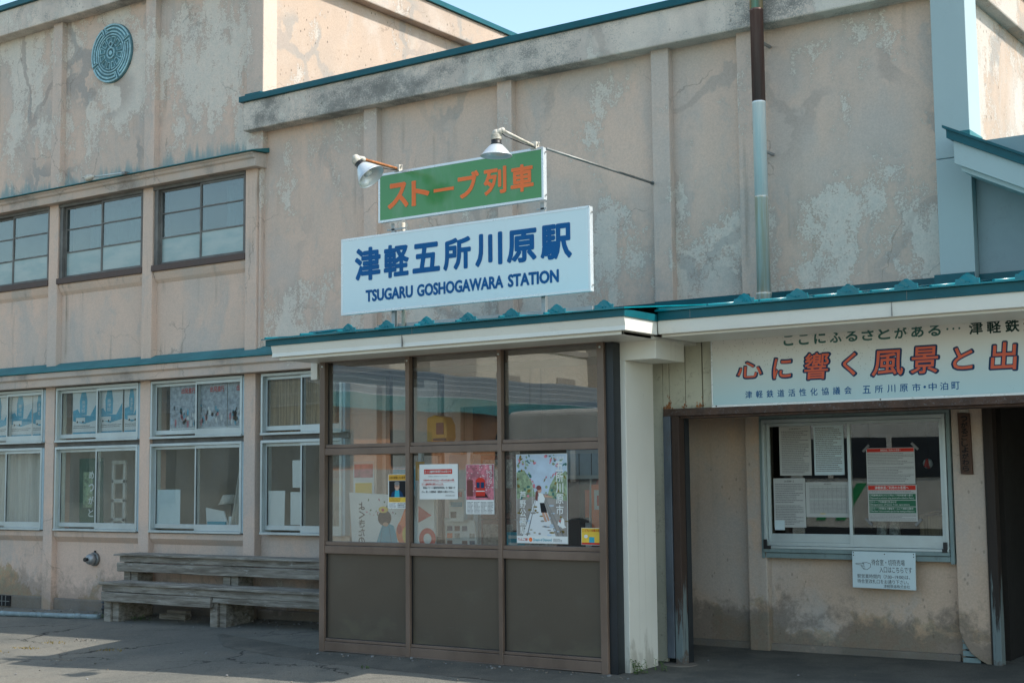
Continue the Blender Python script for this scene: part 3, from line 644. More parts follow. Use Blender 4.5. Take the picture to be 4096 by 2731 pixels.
def upper_window(a, b, left_dark=True):
    """timber window: two sashes of three panes, the bottom panes frosted"""
    z0, z1 = 4.187, 5.245; fy = 11.745; f = MB()
    f.box(a, b, fy+0.002, 11.93, 5.195, z1).box(a, a+0.05, fy+0.03, 11.93, 4.255, 5.195).box(b-0.022, b, fy+0.004, 11.93, 4.255, 5.195)
    f.box(a+0.05, a+0.085, fy+0.012, 11.93, 4.255, 5.195)
    w = part('window', f, 'woodframe', B, 0.003)
    part('sill', MB().box(a-0.012, b+0.004, fy-0.006, 11.92, 4.187, 4.262), 'brownsill', w, 0.004)
    xa, xb = a+0.085, b-0.022; mid = (xa+xb)/2
    for s, (p, q) in enumerate(((xa, mid+0.012), (mid-0.012, xb))):
        y = fy+0.055 if s == 0 else fy+0.02
        m = MB().box(p, p+0.026, y, y+0.028, 4.264, 5.193).box(q-0.026, q, y, y+0.028, 4.264, 5.193)
        for zz in (4.264, 4.588, 4.888, 5.165): m.box(p+0.026, q-0.026, y+0.002, y+0.026, zz, zz+(0.03 if zz < 4.3 else 0.018 if zz < 5.1 else 0.028))
        part('sash', m, 'woodframe', w, 0.002)
        part('pane', MB().box(p+0.02, q-0.02, y+0.012, y+0.016, 4.606, 5.17), 'glass_dk', w)
        if not (a < -17 or (-17.3 < a < -17 and s == 1)):
            part('pane', MB().box(p+0.02, q-0.02, y+0.012, y+0.016, 4.29, 4.588), 'frost', w)
        else: part('pane', MB().box(p+0.02, q-0.02, y+0.012, y+0.016, 4.29, 4.588), 'frost', w)
for a, b in ((-20.90, -19.28), (-19.085, -17.465), (-17.275, -15.652), (-15.463, -13.818), (-13.628, -12.024)): upper_window(a, b)

def sash_window(a, b, z0, z1, fy=11.745, split=None, wide=0.0):
    f = MB().box(a, b, fy, 11.90, z1-0.032, z1).box(a, b, fy-0.012, 11.90, z0, z0+0.026)
    f.box(a, a+0.028, fy, 11.90, z0+0.026, z1-0.032).box(b-0.028, b, fy, 11.90, z0+0.026, z1-0.032)
    w = part('window', f, 'alu', B, 0.002)
    part('jamb', MB().box(b+0.001, b+0.042, fy+0.012, 11.88, z0+0.01, z1-0.01), 'alu_blue', w)
    xa, xb = a+0.028, b-0.028; mid = split or (xa+xb)/2
    for s, (p, q) in enumerate(((xa, mid+0.012), (mid-0.012, xb))):
        y = fy+0.055 if s == 0 else fy+0.018
        br = 0.052 if s == 0 else 0.075
        zb = z0+0.028+(0.022 if s == 0 else 0.0)
        m = MB().box(p, p+0.022, y, y+0.028, zb, z1-0.034).box(q-0.024, q, y, y+0.028, zb, z1-0.034)
        m.box(p+0.022, q-0.024, y, y+0.028, zb, zb+br).box(p+0.022, q-0.024, y, y+0.028, z1-0.07, z1-0.034)
        part('sash', m, 'alu', w, 0.002)
        part('gasket', MB().box(p+0.022, p+0.030, y+0.008, y+0.012, zb+br, z1-0.07), 'black', w)
        part('pane', MB().box(p+0.022, q-0.024, y+0.013, y+0.017, zb+br-0.005, z1-0.065), 'glass', w)
    return w
BAYS = [(-20.88, -19.32), (-19.06, -17.50), (-17.245, -15.70), (-15.432, -13.845), (-13.617, -12.05), (-11.745, -10.51)]
for a, b in BAYS:
    sash_window(a, b, 2.130, 2.832); sash_window(a, b, 1.008, 2.072)
    part('transom', MB().box(a-0.02, b+0.05, 11.80, 11.93, 2.074, 2.128), 'woodframe', B)

# canopies over the porch and the recess
c1 = part('canopy', MB().prism([(9.52, 2.732), (9.425, 2.732), (9.432, 2.768), (9.412, 2.836), (9.52, 2.836)], 'x', -9.288, -5.543)
          .box(-5.60, -5.543, 9.52, 9.93, 2.732, 2.836).box(-9.288, -9.23, 9.52, 11.6, 2.732, 2.836)
          .box(-9.23, -5.6, 9.465, 9.50, 2.704, 2.7315).box(-5.635, -5.60, 9.50, 9.93, 2.704, 2.7315), 'cream', B, 0.002)
part('trim', MB().box(-9.345, -5.53, 9.40, 9.42, 2.836, 2.892).box(-5.55, -5.53, 9.42, 9.93, 2.836, 2.892).box(-9.345, -9.325, 9.42, 11.5, 2.836, 2.892)
     .box(-9.325, -5.55, 9.42, 9.5, 2.838, 2.846), 'teal', c1, 0.002)
def roof_sheet(x0, x1, yf, zf, yb, zb, step):
    m = MB(); n = int((x1-x0)/step); R = random.Random(int(yf*100))
    lift = [R.uniform(0, 0.010) for _ in range(n+1)]
    for i in range(n):
        a, b = x0+i*step, x0+(i+1)*step if i < n-1 else x1
        la, lb = lift[i], lift[i+1]
        v = [(a, yf, zf+la), (b, yf, zf+lb), (b, yb, zb), (a, yb, zb), (a, yf, zf-0.006), (b, yf, zf-0.006), (b, yb, zb-0.012), (a, yb, zb-0.012)]
        m.add(v, [(0, 1, 2, 3), (4, 7, 6, 5), (0, 4, 5, 1), (1, 5, 6, 2), (2, 6, 7, 3), (3, 7, 4, 0)])
        d = Vector((0, yb-yf-0.06, (zb-zf)*0.97))
        m.tube([(a, yf+0.05, zf+la+0.012), (a, yf+0.05+d.y, zf+0.012+d.z)], 0.011, 6)
    return m
part('roof_sheet', roof_sheet(-9.37, -5.515, 9.37, 2.898, FW-0.02, 3.175, 0.441), 'teal_gl', c1)
part('flashing', MB().box(-9.3, -8.395, FW-0.016, FW-0.004, 3.13, 3.185).box(-6.575, -5.6, FP-0.012, FP-0.002, 3.13, 3.25)
     .box(-8.2, -6.58, FW-0.016, FW-0.004, 3.13, 3.25), 'teal', c1)
c2 = part('canopy', MB().prism([(10.0, 2.737), (9.935, 2.737), (9.925, 2.842), (10.0, 2.842)], 'x', -5.538, 0.3).box(-5.535, 0.3, 9.985, 10.55, 2.716, 2.7365), 'cream', B, 0.002)
part('soffit', MB().box(-5.53, 0.3, 10.0, FW-0.004, 2.738, 2.76), 'cream', c2)
part('trim', MB().box(-5.525, 0.3, 9.91, 9.93, 2.842, 2.912), 'teal', c2, 0.002)
part('roof_sheet', roof_sheet(-5.54, 0.3, 9.885, 2.918, FW-0.02, 3.185, 0.441), 'teal_gl', c2)
part('flashing', MB().box(-5.6, -3.82, FW-0.016, FW-0.004, 3.14, 3.255).box(-3.86, -3.53, 11.60, 11.612, 3.1, 3.245).box(-3.52, 0.3, 11.70, 11.712, 3.1, 3.235), 'teal', c2)
part('joint', MB().box(-7.742, -7.739, 9.4085, 9.43, 2.735, 2.834).box(-7.62, -7.617, 9.398, 9.41, 2.838, 2.891), 'inkgrey', c1)
part('joint', MB().box(-3.622, -3.619, 9.922, 9.94, 2.74, 2.84).box(-3.502, -3.499, 9.9085, 9.92, 2.844, 2.911).box(-5.24, -5.237, 9.9085, 9.92, 2.844, 2.911), 'inkgrey', c2)
def snow_guard(x, y, z, parent, s=1.0):
    prof = [(-0.087, -0.035), (0.087, -0.035), (0.087, 0.034), (0.080, 0.037), (0.064, 0.037), (0.050, 0.047), (0.036, 0.060), (0.020, 0.067), (0.012, 0.073), (0.0, 0.076), (-0.012, 0.073),
            (-0.020, 0.067), (-0.036, 0.060), (-0.050, 0.047), (-0.064, 0.037), (-0.080, 0.037), (-0.087, 0.034)]
    m = MB().prism([(x+a*s, z+b*s) for a, b in prof], 'y', y, y+0.006)
    m.box(x-0.075, x+0.075, y+0.006, y+0.11, z-0.036, z-0.030)
    m.prism([(y+0.006, z-0.03), (y+0.09, z-0.03), (y+0.006, z+0.05)], 'x', x-0.004, x+0.004)
    R_ = random.Random(int(x*997)); m.v = [(a+R_.uniform(-.0015, .0015), b+(c_-z)*R_.uniform(-.02, .03), c_+(a-x)*0.0) for a, b, c_ in m.v]
    for dx in (-0.014, 0.014): m.lathe((x+dx, y-0.006, z+0.018), (0, 1, 0), [(0, 0.006), (0.008, 0.006)], 8)
    return part('snow_guard', m, 'teal_gl', parent, 0.0015, 1)
for x in (-8.870, -8.428, -7.987, -7.545, -7.103, -6.661, -6.218, -5.776):
    if x > -8.8: snow_guard(x, 9.5, 2.915, c1)
for x in (-5.256, -4.817, -4.377, -3.975, -3.536, -3.094, -2.68, -2.24, -1.8, -1.36):
    if x > -5.0: snow_guard(x, 10.0, 2.937, c2)
part('gutter', MB().tube([(-9.0, 9.62, 2.955), (-8.55, 9.62, 2.958)], 0.012, 8), 'teal_gl', c1)
# end column and beam boxes
part('beam_box', MB().box(-6.047, -5.624, 10.04, 10.522, 2.556, 2.733), 'column', B, 0.003)
part('beam_box', MB().box(-9.322, -9.238, 9.98, 11.60, 2.556, 2.7315), 'cream', B, 0.003)
part('column', MB().box(-6.038, -5.912, 10.042, 10.50, 0.0, 2.556), 'column', B, 0.004)
# cream board siding round the recess
sd = MB()
for a, b in ((-6.10, -6.034), (-6.030, -5.935)): sd.box(a, b, 10.70, 10.74, 0.075, 2.74)
for a, b in ((-5.931, -5.872), (-5.868, -5.718), (-5.712, -5.560), (-5.548, -5.40), (-5.396, -5.24), (-5.236, -3.0), (-2.99, 0.3)): sd.box(a, b, 10.70, 10.74, 2.178, 2.74)
part('siding', sd, 'siding', B, 0.002)
rs = MB()
for x, h in ((-5.868, .06), (-5.90, .03), (-5.72, .09), (-5.60, .03), (-5.555, .07), (-5.87, .11)):
    R = random.Random(int(h*1e4-x*99))
    for q in range(16): rs.ell(x+R.gauss(0, .013), 2.186+abs(R.gauss(0, h*.42)), R.uniform(.002, .006), R.uniform(.004, .013), 10.6985-q*0.00006, None, 7)
part('rust_stain', rs, 'rustorange', B)
part('steel_frame', MB().box(-5.905, 0.3, 10.655, 10.76, 2.118, 2.180).box(-5.905, 0.3, 10.70, 10.9, 2.10, 2.117), 'rusty', B, 0.003)
part('door_post', MB().box(-5.912, -5.842, 10.655, 10.70, 0.11, 2.118), 'postgrey', B, 0.003)
part('door_post', MB().box(-5.836, -5.765, 10.66, 10.76, 0.02, 2.116), 'worn', B, 0.006)
part('door_post', MB().box(-5.95, -5.763, 10.762, 10.84, 0.02, 2.116), 'darkpost', B)
part('footing', MB().lathe((-5.79, 10.66, 0.0), (0, 0, 1), [(0, 0.16), (0.068, 0.14)], 18), 'plinth', B)

# ticket office window in the recess
ow = part('window', MB().box(-5.54, -3.83, 11.742, 11.90, 2.108, 2.142).box(-5.54, -5.512, 11.735, 11.90, 0.89, 2.108).box(-3.858, -3.828, 11.735, 11.90, 0.875, 2.108)
          .box(-5.50, -3.86, 11.733, 11.90, 0.893, 0.938).box(-5.51, -3.86, 11.715, 11.90, 0.942, 0.975), 'bluewood', B, 0.003)
part('outer_frame', MB().box(-5.51, -3.864, 11.725, 11.86, 2.075, 2.107).box(-5.51, -5.49, 11.725, 11.86, 0.998, 2.075).box(-3.888, -3.864, 11.725, 11.86, 0.985, 2.075)
     .box(-5.51, -3.864, 11.715, 11.86, 0.976, 0.998), 'alu', ow, 0.002)
for p, q, y, zb in ((-5.488, -4.70, 11.775, 1.03), (-4.722, -3.89, 11.745, 1.0)):
    m = MB().box(p, p+0.028, y, y+0.026, zb, 2.073).box(q-0.030, q, y, y+0.026, zb, 2.073).box(p+0.028, q-0.030, y, y+0.026, 2.045, 2.073).box(p+0.028, q-0.030, y, y+0.026, zb, 1.105)
    if p < -5: m.box(p, q, 11.75, 11.774, 0.999, 1.032)
    part('sash', m, 'alu', ow, 0.002); part('pane', MB().box(p+0.028, q-0.030, y+0.011, y+0.015, 1.10, 2.05), 'glass_booth', ow)
for x in (-5.497, -3.905): part('corner_guard', MB().box(x-0.012, x+0.055 if x < -5 else x+0.028, 11.705, 11.72, 0.972, 1.0).box(x-0.012 if x < -5 else x-0.002, x+0.018 if x < -5 else x+0.028, 11.705, 11.72, 1.0, 1.055), 'black', ow)
part('head_board', MB().box(-5.50, -3.86, 11.80, 11.90, 2.142, 2.19), 'woodframe', B)

# ------------------------------------------------------------------ lower wing on the right
Wg = thing('side_wing', 'grey boarded lean-to wing with sloping teal roof edge at the right of the station', 'building', (-2.5, 11.8, 0.0))
part('wall', MB().box(-3.524, -0.2, 11.72, 11.9, 2.7, 4.34), 'panel', Wg)
def rake(z_off_top, z_off_bot, x0, y0, y1):
    f = lambda x: 4.378-0.505*(x+3.603)
    return MB().prism([(x0, f(x0)+z_off_bot), (-0.4, f(-0.4)+z_off_bot), (-0.4, f(-0.4)+z_off_top), (x0, f(x0)+z_off_top)], 'y', y0, y1)
part('roof', rake(0.004, -0.018, -3.610, 11.17, 18.0), 'teal', Wg)
part('trim', rake(-0.018, -0.088, -3.583, 11.19, 11.21), 'teal', Wg)
part('fascia', rake(-0.088, -0.272, -3.535, 11.215, 11.245), 'clad', Wg, 0.002)
part('soffit', rake(-0.268, -0.312, -3.492, 11.25, 11.72), 'clad', Wg, 0.002)
part('end_plate', MB().prism([(-3.583, 4.347), (-3.583, 4.28), (-3.53, 4.25), (-3.53, 4.32)], 'y', 11.212, 11.4), 'teal', Wg)
part('flashing', MB().box(-3.60, -3.52, 11.60, 11.95, 4.20, 4.42), 'teal_dull', Wg)

# ------------------------------------------------------------------ glazed porch
P = thing('glazed_porch', 'bronze framed glass porch with dark kick panels under the cream canopy', 'porch', (-7.6, 10.6, 0.04))
YF, YB = 9.90, 9.972
fr = MB()
for a, b in ((-9.134, -9.071), (-8.105, -8.060), (-7.097, -7.056), (-6.096, -6.032)): fr.box(a, b, YF, YB, 0.0, 2.735)
fr.box(-9.134, -6.032, YF-0.004, YB, 2.70, 2.7345)
part('frame', fr, 'bronze', P, 0.004)
for a, b in ((-9.071, -8.105), (-8.060, -7.097), (-7.056, -6.096)):
    part('rail', MB().box(a, b, YF+0.006, YB-0.002, 1.84, 1.902).box(a, b, YF+0.014, YB-0.002, 1.905, 1.937), 'bronze', P, 0.004)
    part('rail', MB().box(a, b, YF+0.006, YB-0.002, 0.941, 1.012).box(a, b, YF+0.014, YB-0.002, 1.015, 1.05), 'bronze', P, 0.004)
    part('rail', MB().box(a, b, YF+0.006, YB-0.002, 0.066, 0.145).box(a, b, YF+0.014, YB-0.002, 0.148, 0.173).box(a, b, YF-0.006, YF+0.006, 0.06, 0.068), 'bronze', P, 0.003)
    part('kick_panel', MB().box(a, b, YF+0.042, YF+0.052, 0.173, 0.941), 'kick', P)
    part('gasket', MB().box(a, a+0.007, YF+0.03, YF+0.042, 0.173, 0.941).box(a, b, YF+0.030, YF+0.042, 0.173, 0.178).box(a, a+0.006, YF+0.05, YF+0.058, 1.05, 1.84).box(a, a+0.006, YF+0.05, YF+0.058, 1.937, 2.70), 'black', P)
    part('pane', MB().box(a, b, YF+0.058, YF+0.063, 1.04, 1.845), 'glass_porch', P)
    part('pane', MB().box(a, b, YF+0.058, YF+0.063, 1.93, 2.71), 'glass_porch', P)
for x in (-9.10, -8.083, -7.077, -6.064): part('bolt', MB().lathe((x, YF-0.006, 2.665), (0, 1, 0), [(0, 0.009), (0.008, 0.009)], 8), 'alu', P)
part('corner_post', MB().box(-6.030, -5.958, 9.93, 10.04, 0.0, 2.70), 'darkpost', P)
part('head_band', MB().box(-9.06, -6.1, 9.985, 10.01, 2.60, 2.70), 'bronze', P)
sf = MB()
for y in (9.974, 10.85, 11.68): sf.box(-9.13, -9.08, y, y+0.05, 0.0, 2.70)
for z in (0.08, 0.95, 1.85, 2.62): sf.box(-9.125, -9.085, 10.025, 10.849, z, z+0.08).box(-9.125, -9.085, 10.901, 11.679, z, z+0.08)
part('side_frame', sf, 'bronze', P)
part('side_pane', MB().box(-9.108, -9.103, 10.02, 11.70, 1.02, 2.63), 'glass', P)
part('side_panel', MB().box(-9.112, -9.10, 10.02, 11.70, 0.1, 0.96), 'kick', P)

# ------------------------------------------------------------------ signs on the canopy
SY = 9.95
def boxed_sign(name, label, x0, x1, z0, z1, face, loc, group=None):
    t = thing(name, label, 'sign', loc, group)
    b = 0.022
    part('box', MB().box(x0+0.004, x1-0.004, SY+0.006, SY+0.055, z0+0.004, z1-0.004), 'signframe', t)
    f = MB()
    f.prism([(x0, z0), (x1, z0), (x1-b, z0+b), (x0+b, z0+b)], 'y', SY, SY+0.006).prism([(x0, z1), (x0+b, z1-b), (x1-b, z1-b), (x1, z1)], 'y', SY, SY+0.006)
    f.prism([(x0, z0), (x0+b, z0+b), (x0+b, z1-b), (x0, z1)], 'y', SY+0.001, SY+0.007).prism([(x1, z0), (x1, z1), (x1-b, z1-b), (x1-b, z0+b)], 'y', SY+0.001, SY+0.007)
    part('rim', f, 'signframe', t, 0.0015)
    part('face', MB().box(x0+b, x1-b, SY+0.002, SY+0.0055, z0+b, z1-b), face, t)
    return t
st = boxed_sign('station_sign', 'large pale blue station name sign with navy writing, standing on the porch canopy', -8.915, -6.172, 3.136, 3.853, 'sign_blue', (-7.54, 9.97, 2.97))
L = MB()
for ch, a, b, z0, z1 in (('津', -8.743, -8.430, 3.438, 3.748), ('軽', -8.393, -8.098, 3.436, 3.740), ('五', -8.056, -7.742, 3.450, 3.718), ('所', -7.705, -7.399, 3.442, 3.730),
                 ('川', -7.352, -7.061, 3.443, 3.732), ('原', -7.014, -6.705, 3.440, 3.727), ('駅', -6.665, -6.351, 3.434, 3.734)):
    text(L, ch, a, b, z0, z1, SY-0.0005, 'navy', 0.034)
text(L, 'TSUGARU', -8.612, -8.052, 3.238, 3.350, SY-0.0005, 'navy', 0.045)
text(L, 'GOSHOGAWARA', -8.005, -7.054, 3.238, 3.350, SY-0.0005, 'navy', 0.045)
text(L, 'STATION', -7.006, -6.483, 3.238, 3.350, SY-0.0005, 'navy', 0.045)
part('lettering', L, None, st)
for x in (-6.68, -8.33):
    part('leg', MB().box(x-0.02, x+0.02, SY+0.056, SY+0.096, 2.99, 3.95).box(x-0.05, x+0.05, SY+0.04, SY+0.11, 2.965, 2.99), 'steel', st, 0.002)
part('conduit', MB().tube([(-8.235, SY+0.09, 2.98), (-8.235, SY+0.09, 3.95)], 0.018, 10), 'porcelain', st)
part('bolts', MB().lathe((-6.168, SY+0.03, 3.80), (1, 0, 0), [(0, .008), (.005, .008)], 8).lathe((-6.168, SY+0.03, 3.19), (1, 0, 0), [(0, .008), (.005, .008)], 8), 'galv', st)
part('base_channel', MB().box(-8.57, -6.22, SY+0.10, SY+0.115, 2.975, 3.028).box(-8.57, -6.22, SY+0.06, SY+0.10, 2.972, 2.978), 'steel', st, 0.002)
gs = boxed_sign('train_sign', 'green sign with orange katakana writing above the station name sign', -8.46, -6.626, 3.957, 4.414, 'sign_green', (-7.54, 9.97, 3.95))
L = MB()
for ch, a, b, z0, z1 in (('ス', -8.344, -8.100, 4.068, 4.306), ('ト', -8.065, -7.858, 4.067, 4.298), ('ー', -7.809, -7.582, 4.160, 4.192), ('ブ', -7.539, -7.305, 4.067, 4.303),
                         ('列', -7.254, -7.012, 4.062, 4.302), ('車', -6.967, -6.727, 4.050, 4.288)):
    text(L, ch, a, b, z0, z1, SY-0.0005, 'orange', 0.030 if ch != 'ー' else 0.0, 0.0)
part('lettering', L, None, gs)
part('bolts', MB().lathe((-6.622, SY+0.03, 4.37), (1, 0, 0), [(0, .008), (.005, .008)], 8).lathe((-6.622, SY+0.03, 4.0), (1, 0, 0), [(0, .008), (.005, .008)], 8), 'galv', gs)
part('bracket', MB().box(-8.40, -8.18, SY+0.056, SY+0.066, 3.885, 3.90).box(-6.74, -6.64, SY+0.056, SY+0.066, 3.885, 3.90), 'steel', gs)
solo('stay_rod', MB().tube([(-6.63, SY+0.05, 4.405), (-6.580, 11.752, 4.389)], 0.012, 8).lathe((-6.580, 11.74, 4.389), (0, 1, 0), [(0, .02), (.01, .02)], 10), 'galv',
     'thin grey steel rod running from the green sign back to the wall', 'rod', (-6.6, 10.9, 4.4))
def lamp(label, clamp, elbow, top, bot, armmat):
    t = thing('sign_lamp', label, 'lamp', clamp, 'gooseneck lamps on the green sign')
    c, e, tp, bt = map(Vector, (clamp, elbow, top, bot)); ax = (bt-tp).normalized(); Ln = (bt-tp).length
    part('clamp', MB().box(c.x-0.03, c.x+0.03, c.y-0.02, c.y+0.03, c.z-0.03, c.z+0.035).tube([c+Vector((0.03, 0, 0)), c+Vector((0.05, 0, 0.03))], 0.008, 6), 'porcelain', t, 0.003)
    part('arm', MB().tube([c, e], 0.0125, 10), armmat, t)
    part('elbow', MB().tube([e, tp+Vector((0, 0, 0.012))], 0.024, 10).ball(e, 0.024).ball(tp+Vector((0, 0, 0.01)), 0.034), 'porcelain', t)
    prof = [(0, 0.036)]
    for k in range(4): prof += [(0.003+k*0.011, 0.046), (0.009+k*0.011, 0.046), (0.011+k*0.011, 0.039)]
    part('socket', MB().lathe(tp, ax, prof+[(0.048, 0.042)], 18), 'porcelain', t)
    part('collar', MB().lathe(tp, ax, [(0.048, 0.043), (0.074, 0.043), (0.085, 0.048), (0.092, 0.040)], 18), 'black', t)
    s0 = 0.088; h = Ln-s0
    pr = [(s0, 0.045), (s0+0.10*h, 0.058), (s0+0.35*h, 0.082), (s0+0.65*h, 0.106), (s0+0.93*h, 0.124), (s0+0.94*h, 0.131), (s0+h, 0.133)]
    pr2 = pr+[(d-0.003, r-0.003) for d, r in reversed(pr)]
    part('shade', MB().lathe(tp, ax, pr2, 28, None, False), 'bulbmetal', t)
    part('cable', MB().tube([tp+Vector((0.02, 0, 0.03)), e+Vector((0.01, 0.02, -0.045)), e.lerp(c, 0.55)+Vector((0.012, 0, -0.035)), c+Vector((0.02, 0.01, -0.02)), c+Vector((0.03, 0.06, -0.12))], 0.005, 6), 'black', t)
    part('bulb', MB().lathe(tp, ax, [(s0, 0.03), (s0+0.3*h, 0.045), (s0+0.7*h, 0.04), (s0+0.8*h, 0.01)], 14), 'white', t)
    return t
lamp('aluminium sign lamp hanging straight down from a white arm at the right', (-6.722, 9.96, 4.432), (-6.700, 9.46, 4.468), (-6.757, 9.45, 4.440), (-6.759, 9.45, 4.258), 'porcelain')
lamp('aluminium sign lamp tilted on a rusty orange arm at the left end', (-8.232, 9.96, 4.438), (-8.215, 9.46, 4.435), (-8.283, 9.44, 4.440), (-8.130, 9.47, 4.262), 'rustorange')

# ------------------------------------------------------------------ long banner sign over the recess
bn = thing('banner_sign', 'long pale banner sign with orange brush writing fixed above the recess', 'sign', (-3.2, 10.68, 2.47))
BY = 10.66
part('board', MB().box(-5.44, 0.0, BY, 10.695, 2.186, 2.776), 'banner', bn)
part('rim', MB().box(-5.448, 0.0, BY-0.006, 10.694, 2.177, 2.196).box(-5.448, -5.436, BY-0.006, 10.694, 2.196, 2.78), 'signframe', bn, 0.002)
L = MB()
for i, ch in enumerate('ここにふるさとがある'):
    x = -4.794+i*0.1315; text(L, ch, x, x+0.098 if ch not in 'こ' else x+0.085, 2.648, 2.735, BY-0.001, 'greengrey', 0.030)
for k in range(3): L.ell(-3.462+k*0.045, 2.695, 0.008, 0.008, BY-0.001, 'greengrey', 10)
for i, ch in enumerate('津軽鉄道'): text(L, ch, -3.301+i*0.133, -3.198+i*0.133, 2.640, 2.740, BY-0.001, 'greenblk', 0.024)
for ch, a, b, z0, z1 in (('心', -5.209, -4.985, 2.405, 2.538), ('に', -4.892, -4.728, 2.386, 2.552), ('響', -4.622, -4.412, 2.366, 2.580), ('く', -4.300, -4.185, 2.382, 2.565),
                         ('風', -4.060, -3.805, 2.366, 2.566), ('景', -3.752, -3.538, 2.368, 2.576), ('と', -3.430, -3.275, 2.384, 2.552), ('出', -3.148, -2.955, 2.364, 2.572)):
    text(L, ch, a-0.012, b+0.012, z0-0.010, z1+0.010, BY-0.001, 'navy_dk', 0.050, 0.10)
    text(L, ch, a+0.004, b-0.004, z0+0.003, z1-0.003, BY-0.003, 'salmon', 0.012, 0.10)
for i, ch in enumerate('津軽鉄道活性化協議会'): text(L, ch, -5.143+i*0.0945, -5.083+i*0.0945, 2.240, 2.300, BY-0.001, 'navy', 0.012)
for i, ch in enumerate('五所川原市'): text(L, ch, -4.143+i*0.0985, -4.078+i*0.0985, 2.238, 2.297, BY-0.001, 'navy', 0.012)
L.ell(-3.652, 2.268, 0.010, 0.010, BY-0.001, 'navy', 10)
for i, ch in enumerate('中泊町'): text(L, ch, -3.622+i*0.087, -3.560+i*0.087, 2.238, 2.296, BY-0.001, 'navy', 0.012)
part('lettering', L, None, bn)
part('screw', MB().lathe((-5.405, BY-0.010, 2.187), (0, 1, 0), [(0, .006), (.004, .006)], 8).lathe((-4.0, BY-0.010, 2.187), (0, 1, 0), [(0, .006), (.004, .006)], 8), 'ink', bn)

# ------------------------------------------------------------------ flue pipe on the wall
ch = thing('chimney_pipe', 'tall stove pipe of brown and shiny steel lengths standing against the wall', 'chimney', (-5.374, 11.60, 3.1))
cx = -5.372
for z0, z1, m, n in ((3.07, 3.22, 'ch_dull', 'collar'), (3.22, 4.085, 'ch_dull', 'pipe'), (4.085, 4.943, 'ch_steel', 'pipe'), (4.943, 5.79, 'ch_brown', 'pipe'), (5.79, 6.9, 'ch_brass', 'pipe')):
    r = 0.060 if n == 'pipe' else 0.066
    part(n, MB().lathe((cx, 11.56, z0), (0, 0, 1), [(0, r), (z1-z0-0.02, r), (z1-z0-0.018, r+0.003), (z1-z0-0.004, r+0.003), (z1-z0, r)], 24), m, ch)
part('bracket', MB().box(cx-0.012, cx+0.012, 11.62, FW, 4.5, 4.52).box(cx-0.012, cx+0.012, 11.62, FW, 5.5, 5.52), 'steel', ch)

# ------------------------------------------------------------------ round relief on the tower
em = thing('wall_plaque', 'round teal cast relief plaque high on the tower wall', 'plaque', (-14.52, 11.82, 7.12))
ex, ez, er = -14.62, 7.16, 0.39
ex = (-14.921-14.142)/2; ez = 7.117
part('disc', MB().lathe((ex, FW-0.03, ez), (0, 1, 0), [(0, er*0.985), (0.03, er)], 48), 'relief_lo', em)
rl = MB(); y0, y1 = FW-0.045, FW-0.0301
tp = 2*math.pi
for q in range(4):
    a0 = q*tp/4+0.42
    for r0_, r1_, g in ((0.362, 0.384, 0.05), (0.318, 0.340, 0.14), (0.272, 0.292, 0.05)):
        rl.sector(ex, ez, r0_, r1_, a0+g, a0+tp/4-g, y0, y1)
    for s in (0.05, tp/4-0.09): rl.sector(ex, ez, 0.292, 0.362, a0+s, a0+s+0.04, y0, y1, None, 1)
    rl.sector(ex, ez, 0.292, 0.318, a0+0.14, a0+0.17, y0, y1, None, 1); rl.sector(ex, ez, 0.292, 0.318, a0+tp/4-0.17, a0+tp/4-0.14, y0, y1, None, 1)
rl.sector(ex, ez, 0.236, 0.254, 0, tp, y0, y1, None, 40)
for k in range(12):
    a = (k+0.5)*tp/12
    rl.sector(ex, ez, 0.120, 0.133, a-0.17, a+0.17, y0, y1, None, 2); rl.sector(ex, ez, 0.205, 0.218, a-0.20, a+0.20, y0, y1, None, 3)
    rl.sector(ex, ez, 0.133, 0.205, a-0.20, a-0.155, y0, y1, None, 1); rl.sector(ex, ez, 0.133, 0.205, a+0.155, a+0.20, y0, y1, None, 1)
rl.sector(ex, ez, 0.058, 0.078, 0, tp, y0-0.004, y1, None, 24); rl.sector(ex, ez, 0.0, 0.03, 0, tp, y0-0.006, y1, None, 14)
rl.sector(ex, ez+0.115, 0.022, 0.042, 0, tp, y0-0.005, y1-0.004, None, 16)
part('relief', rl, 'relief_hi', em, 0.003, 1)
# arm fixture on the cornice
fx = thing('ledge_lamp', 'small dirty white swivel lamp lying on the cornice over the upper windows', 'lamp', (-14.2, 11.55, 5.43))
part('arm', MB().tube([(-14.48, 11.52, 5.445), (-13.93, 11.54, 5.425)], 0.011, 8), 'alu', fx)
part('head', MB().lathe((-14.64, 11.52, 5.44), (1, 0, 0.05), [(0, 0.02), (0.03, 0.042), (0.10, 0.040), (0.14, 0.022), (0.18, 0.016)], 14).box(-14.70, -14.60, 11.50, 11.54, 5.452, 5.468), 'porcelain', fx)
part('base', MB().box(-13.95, -13.89, 11.52, 11.60, 5.405, 5.437), 'galv', fx)

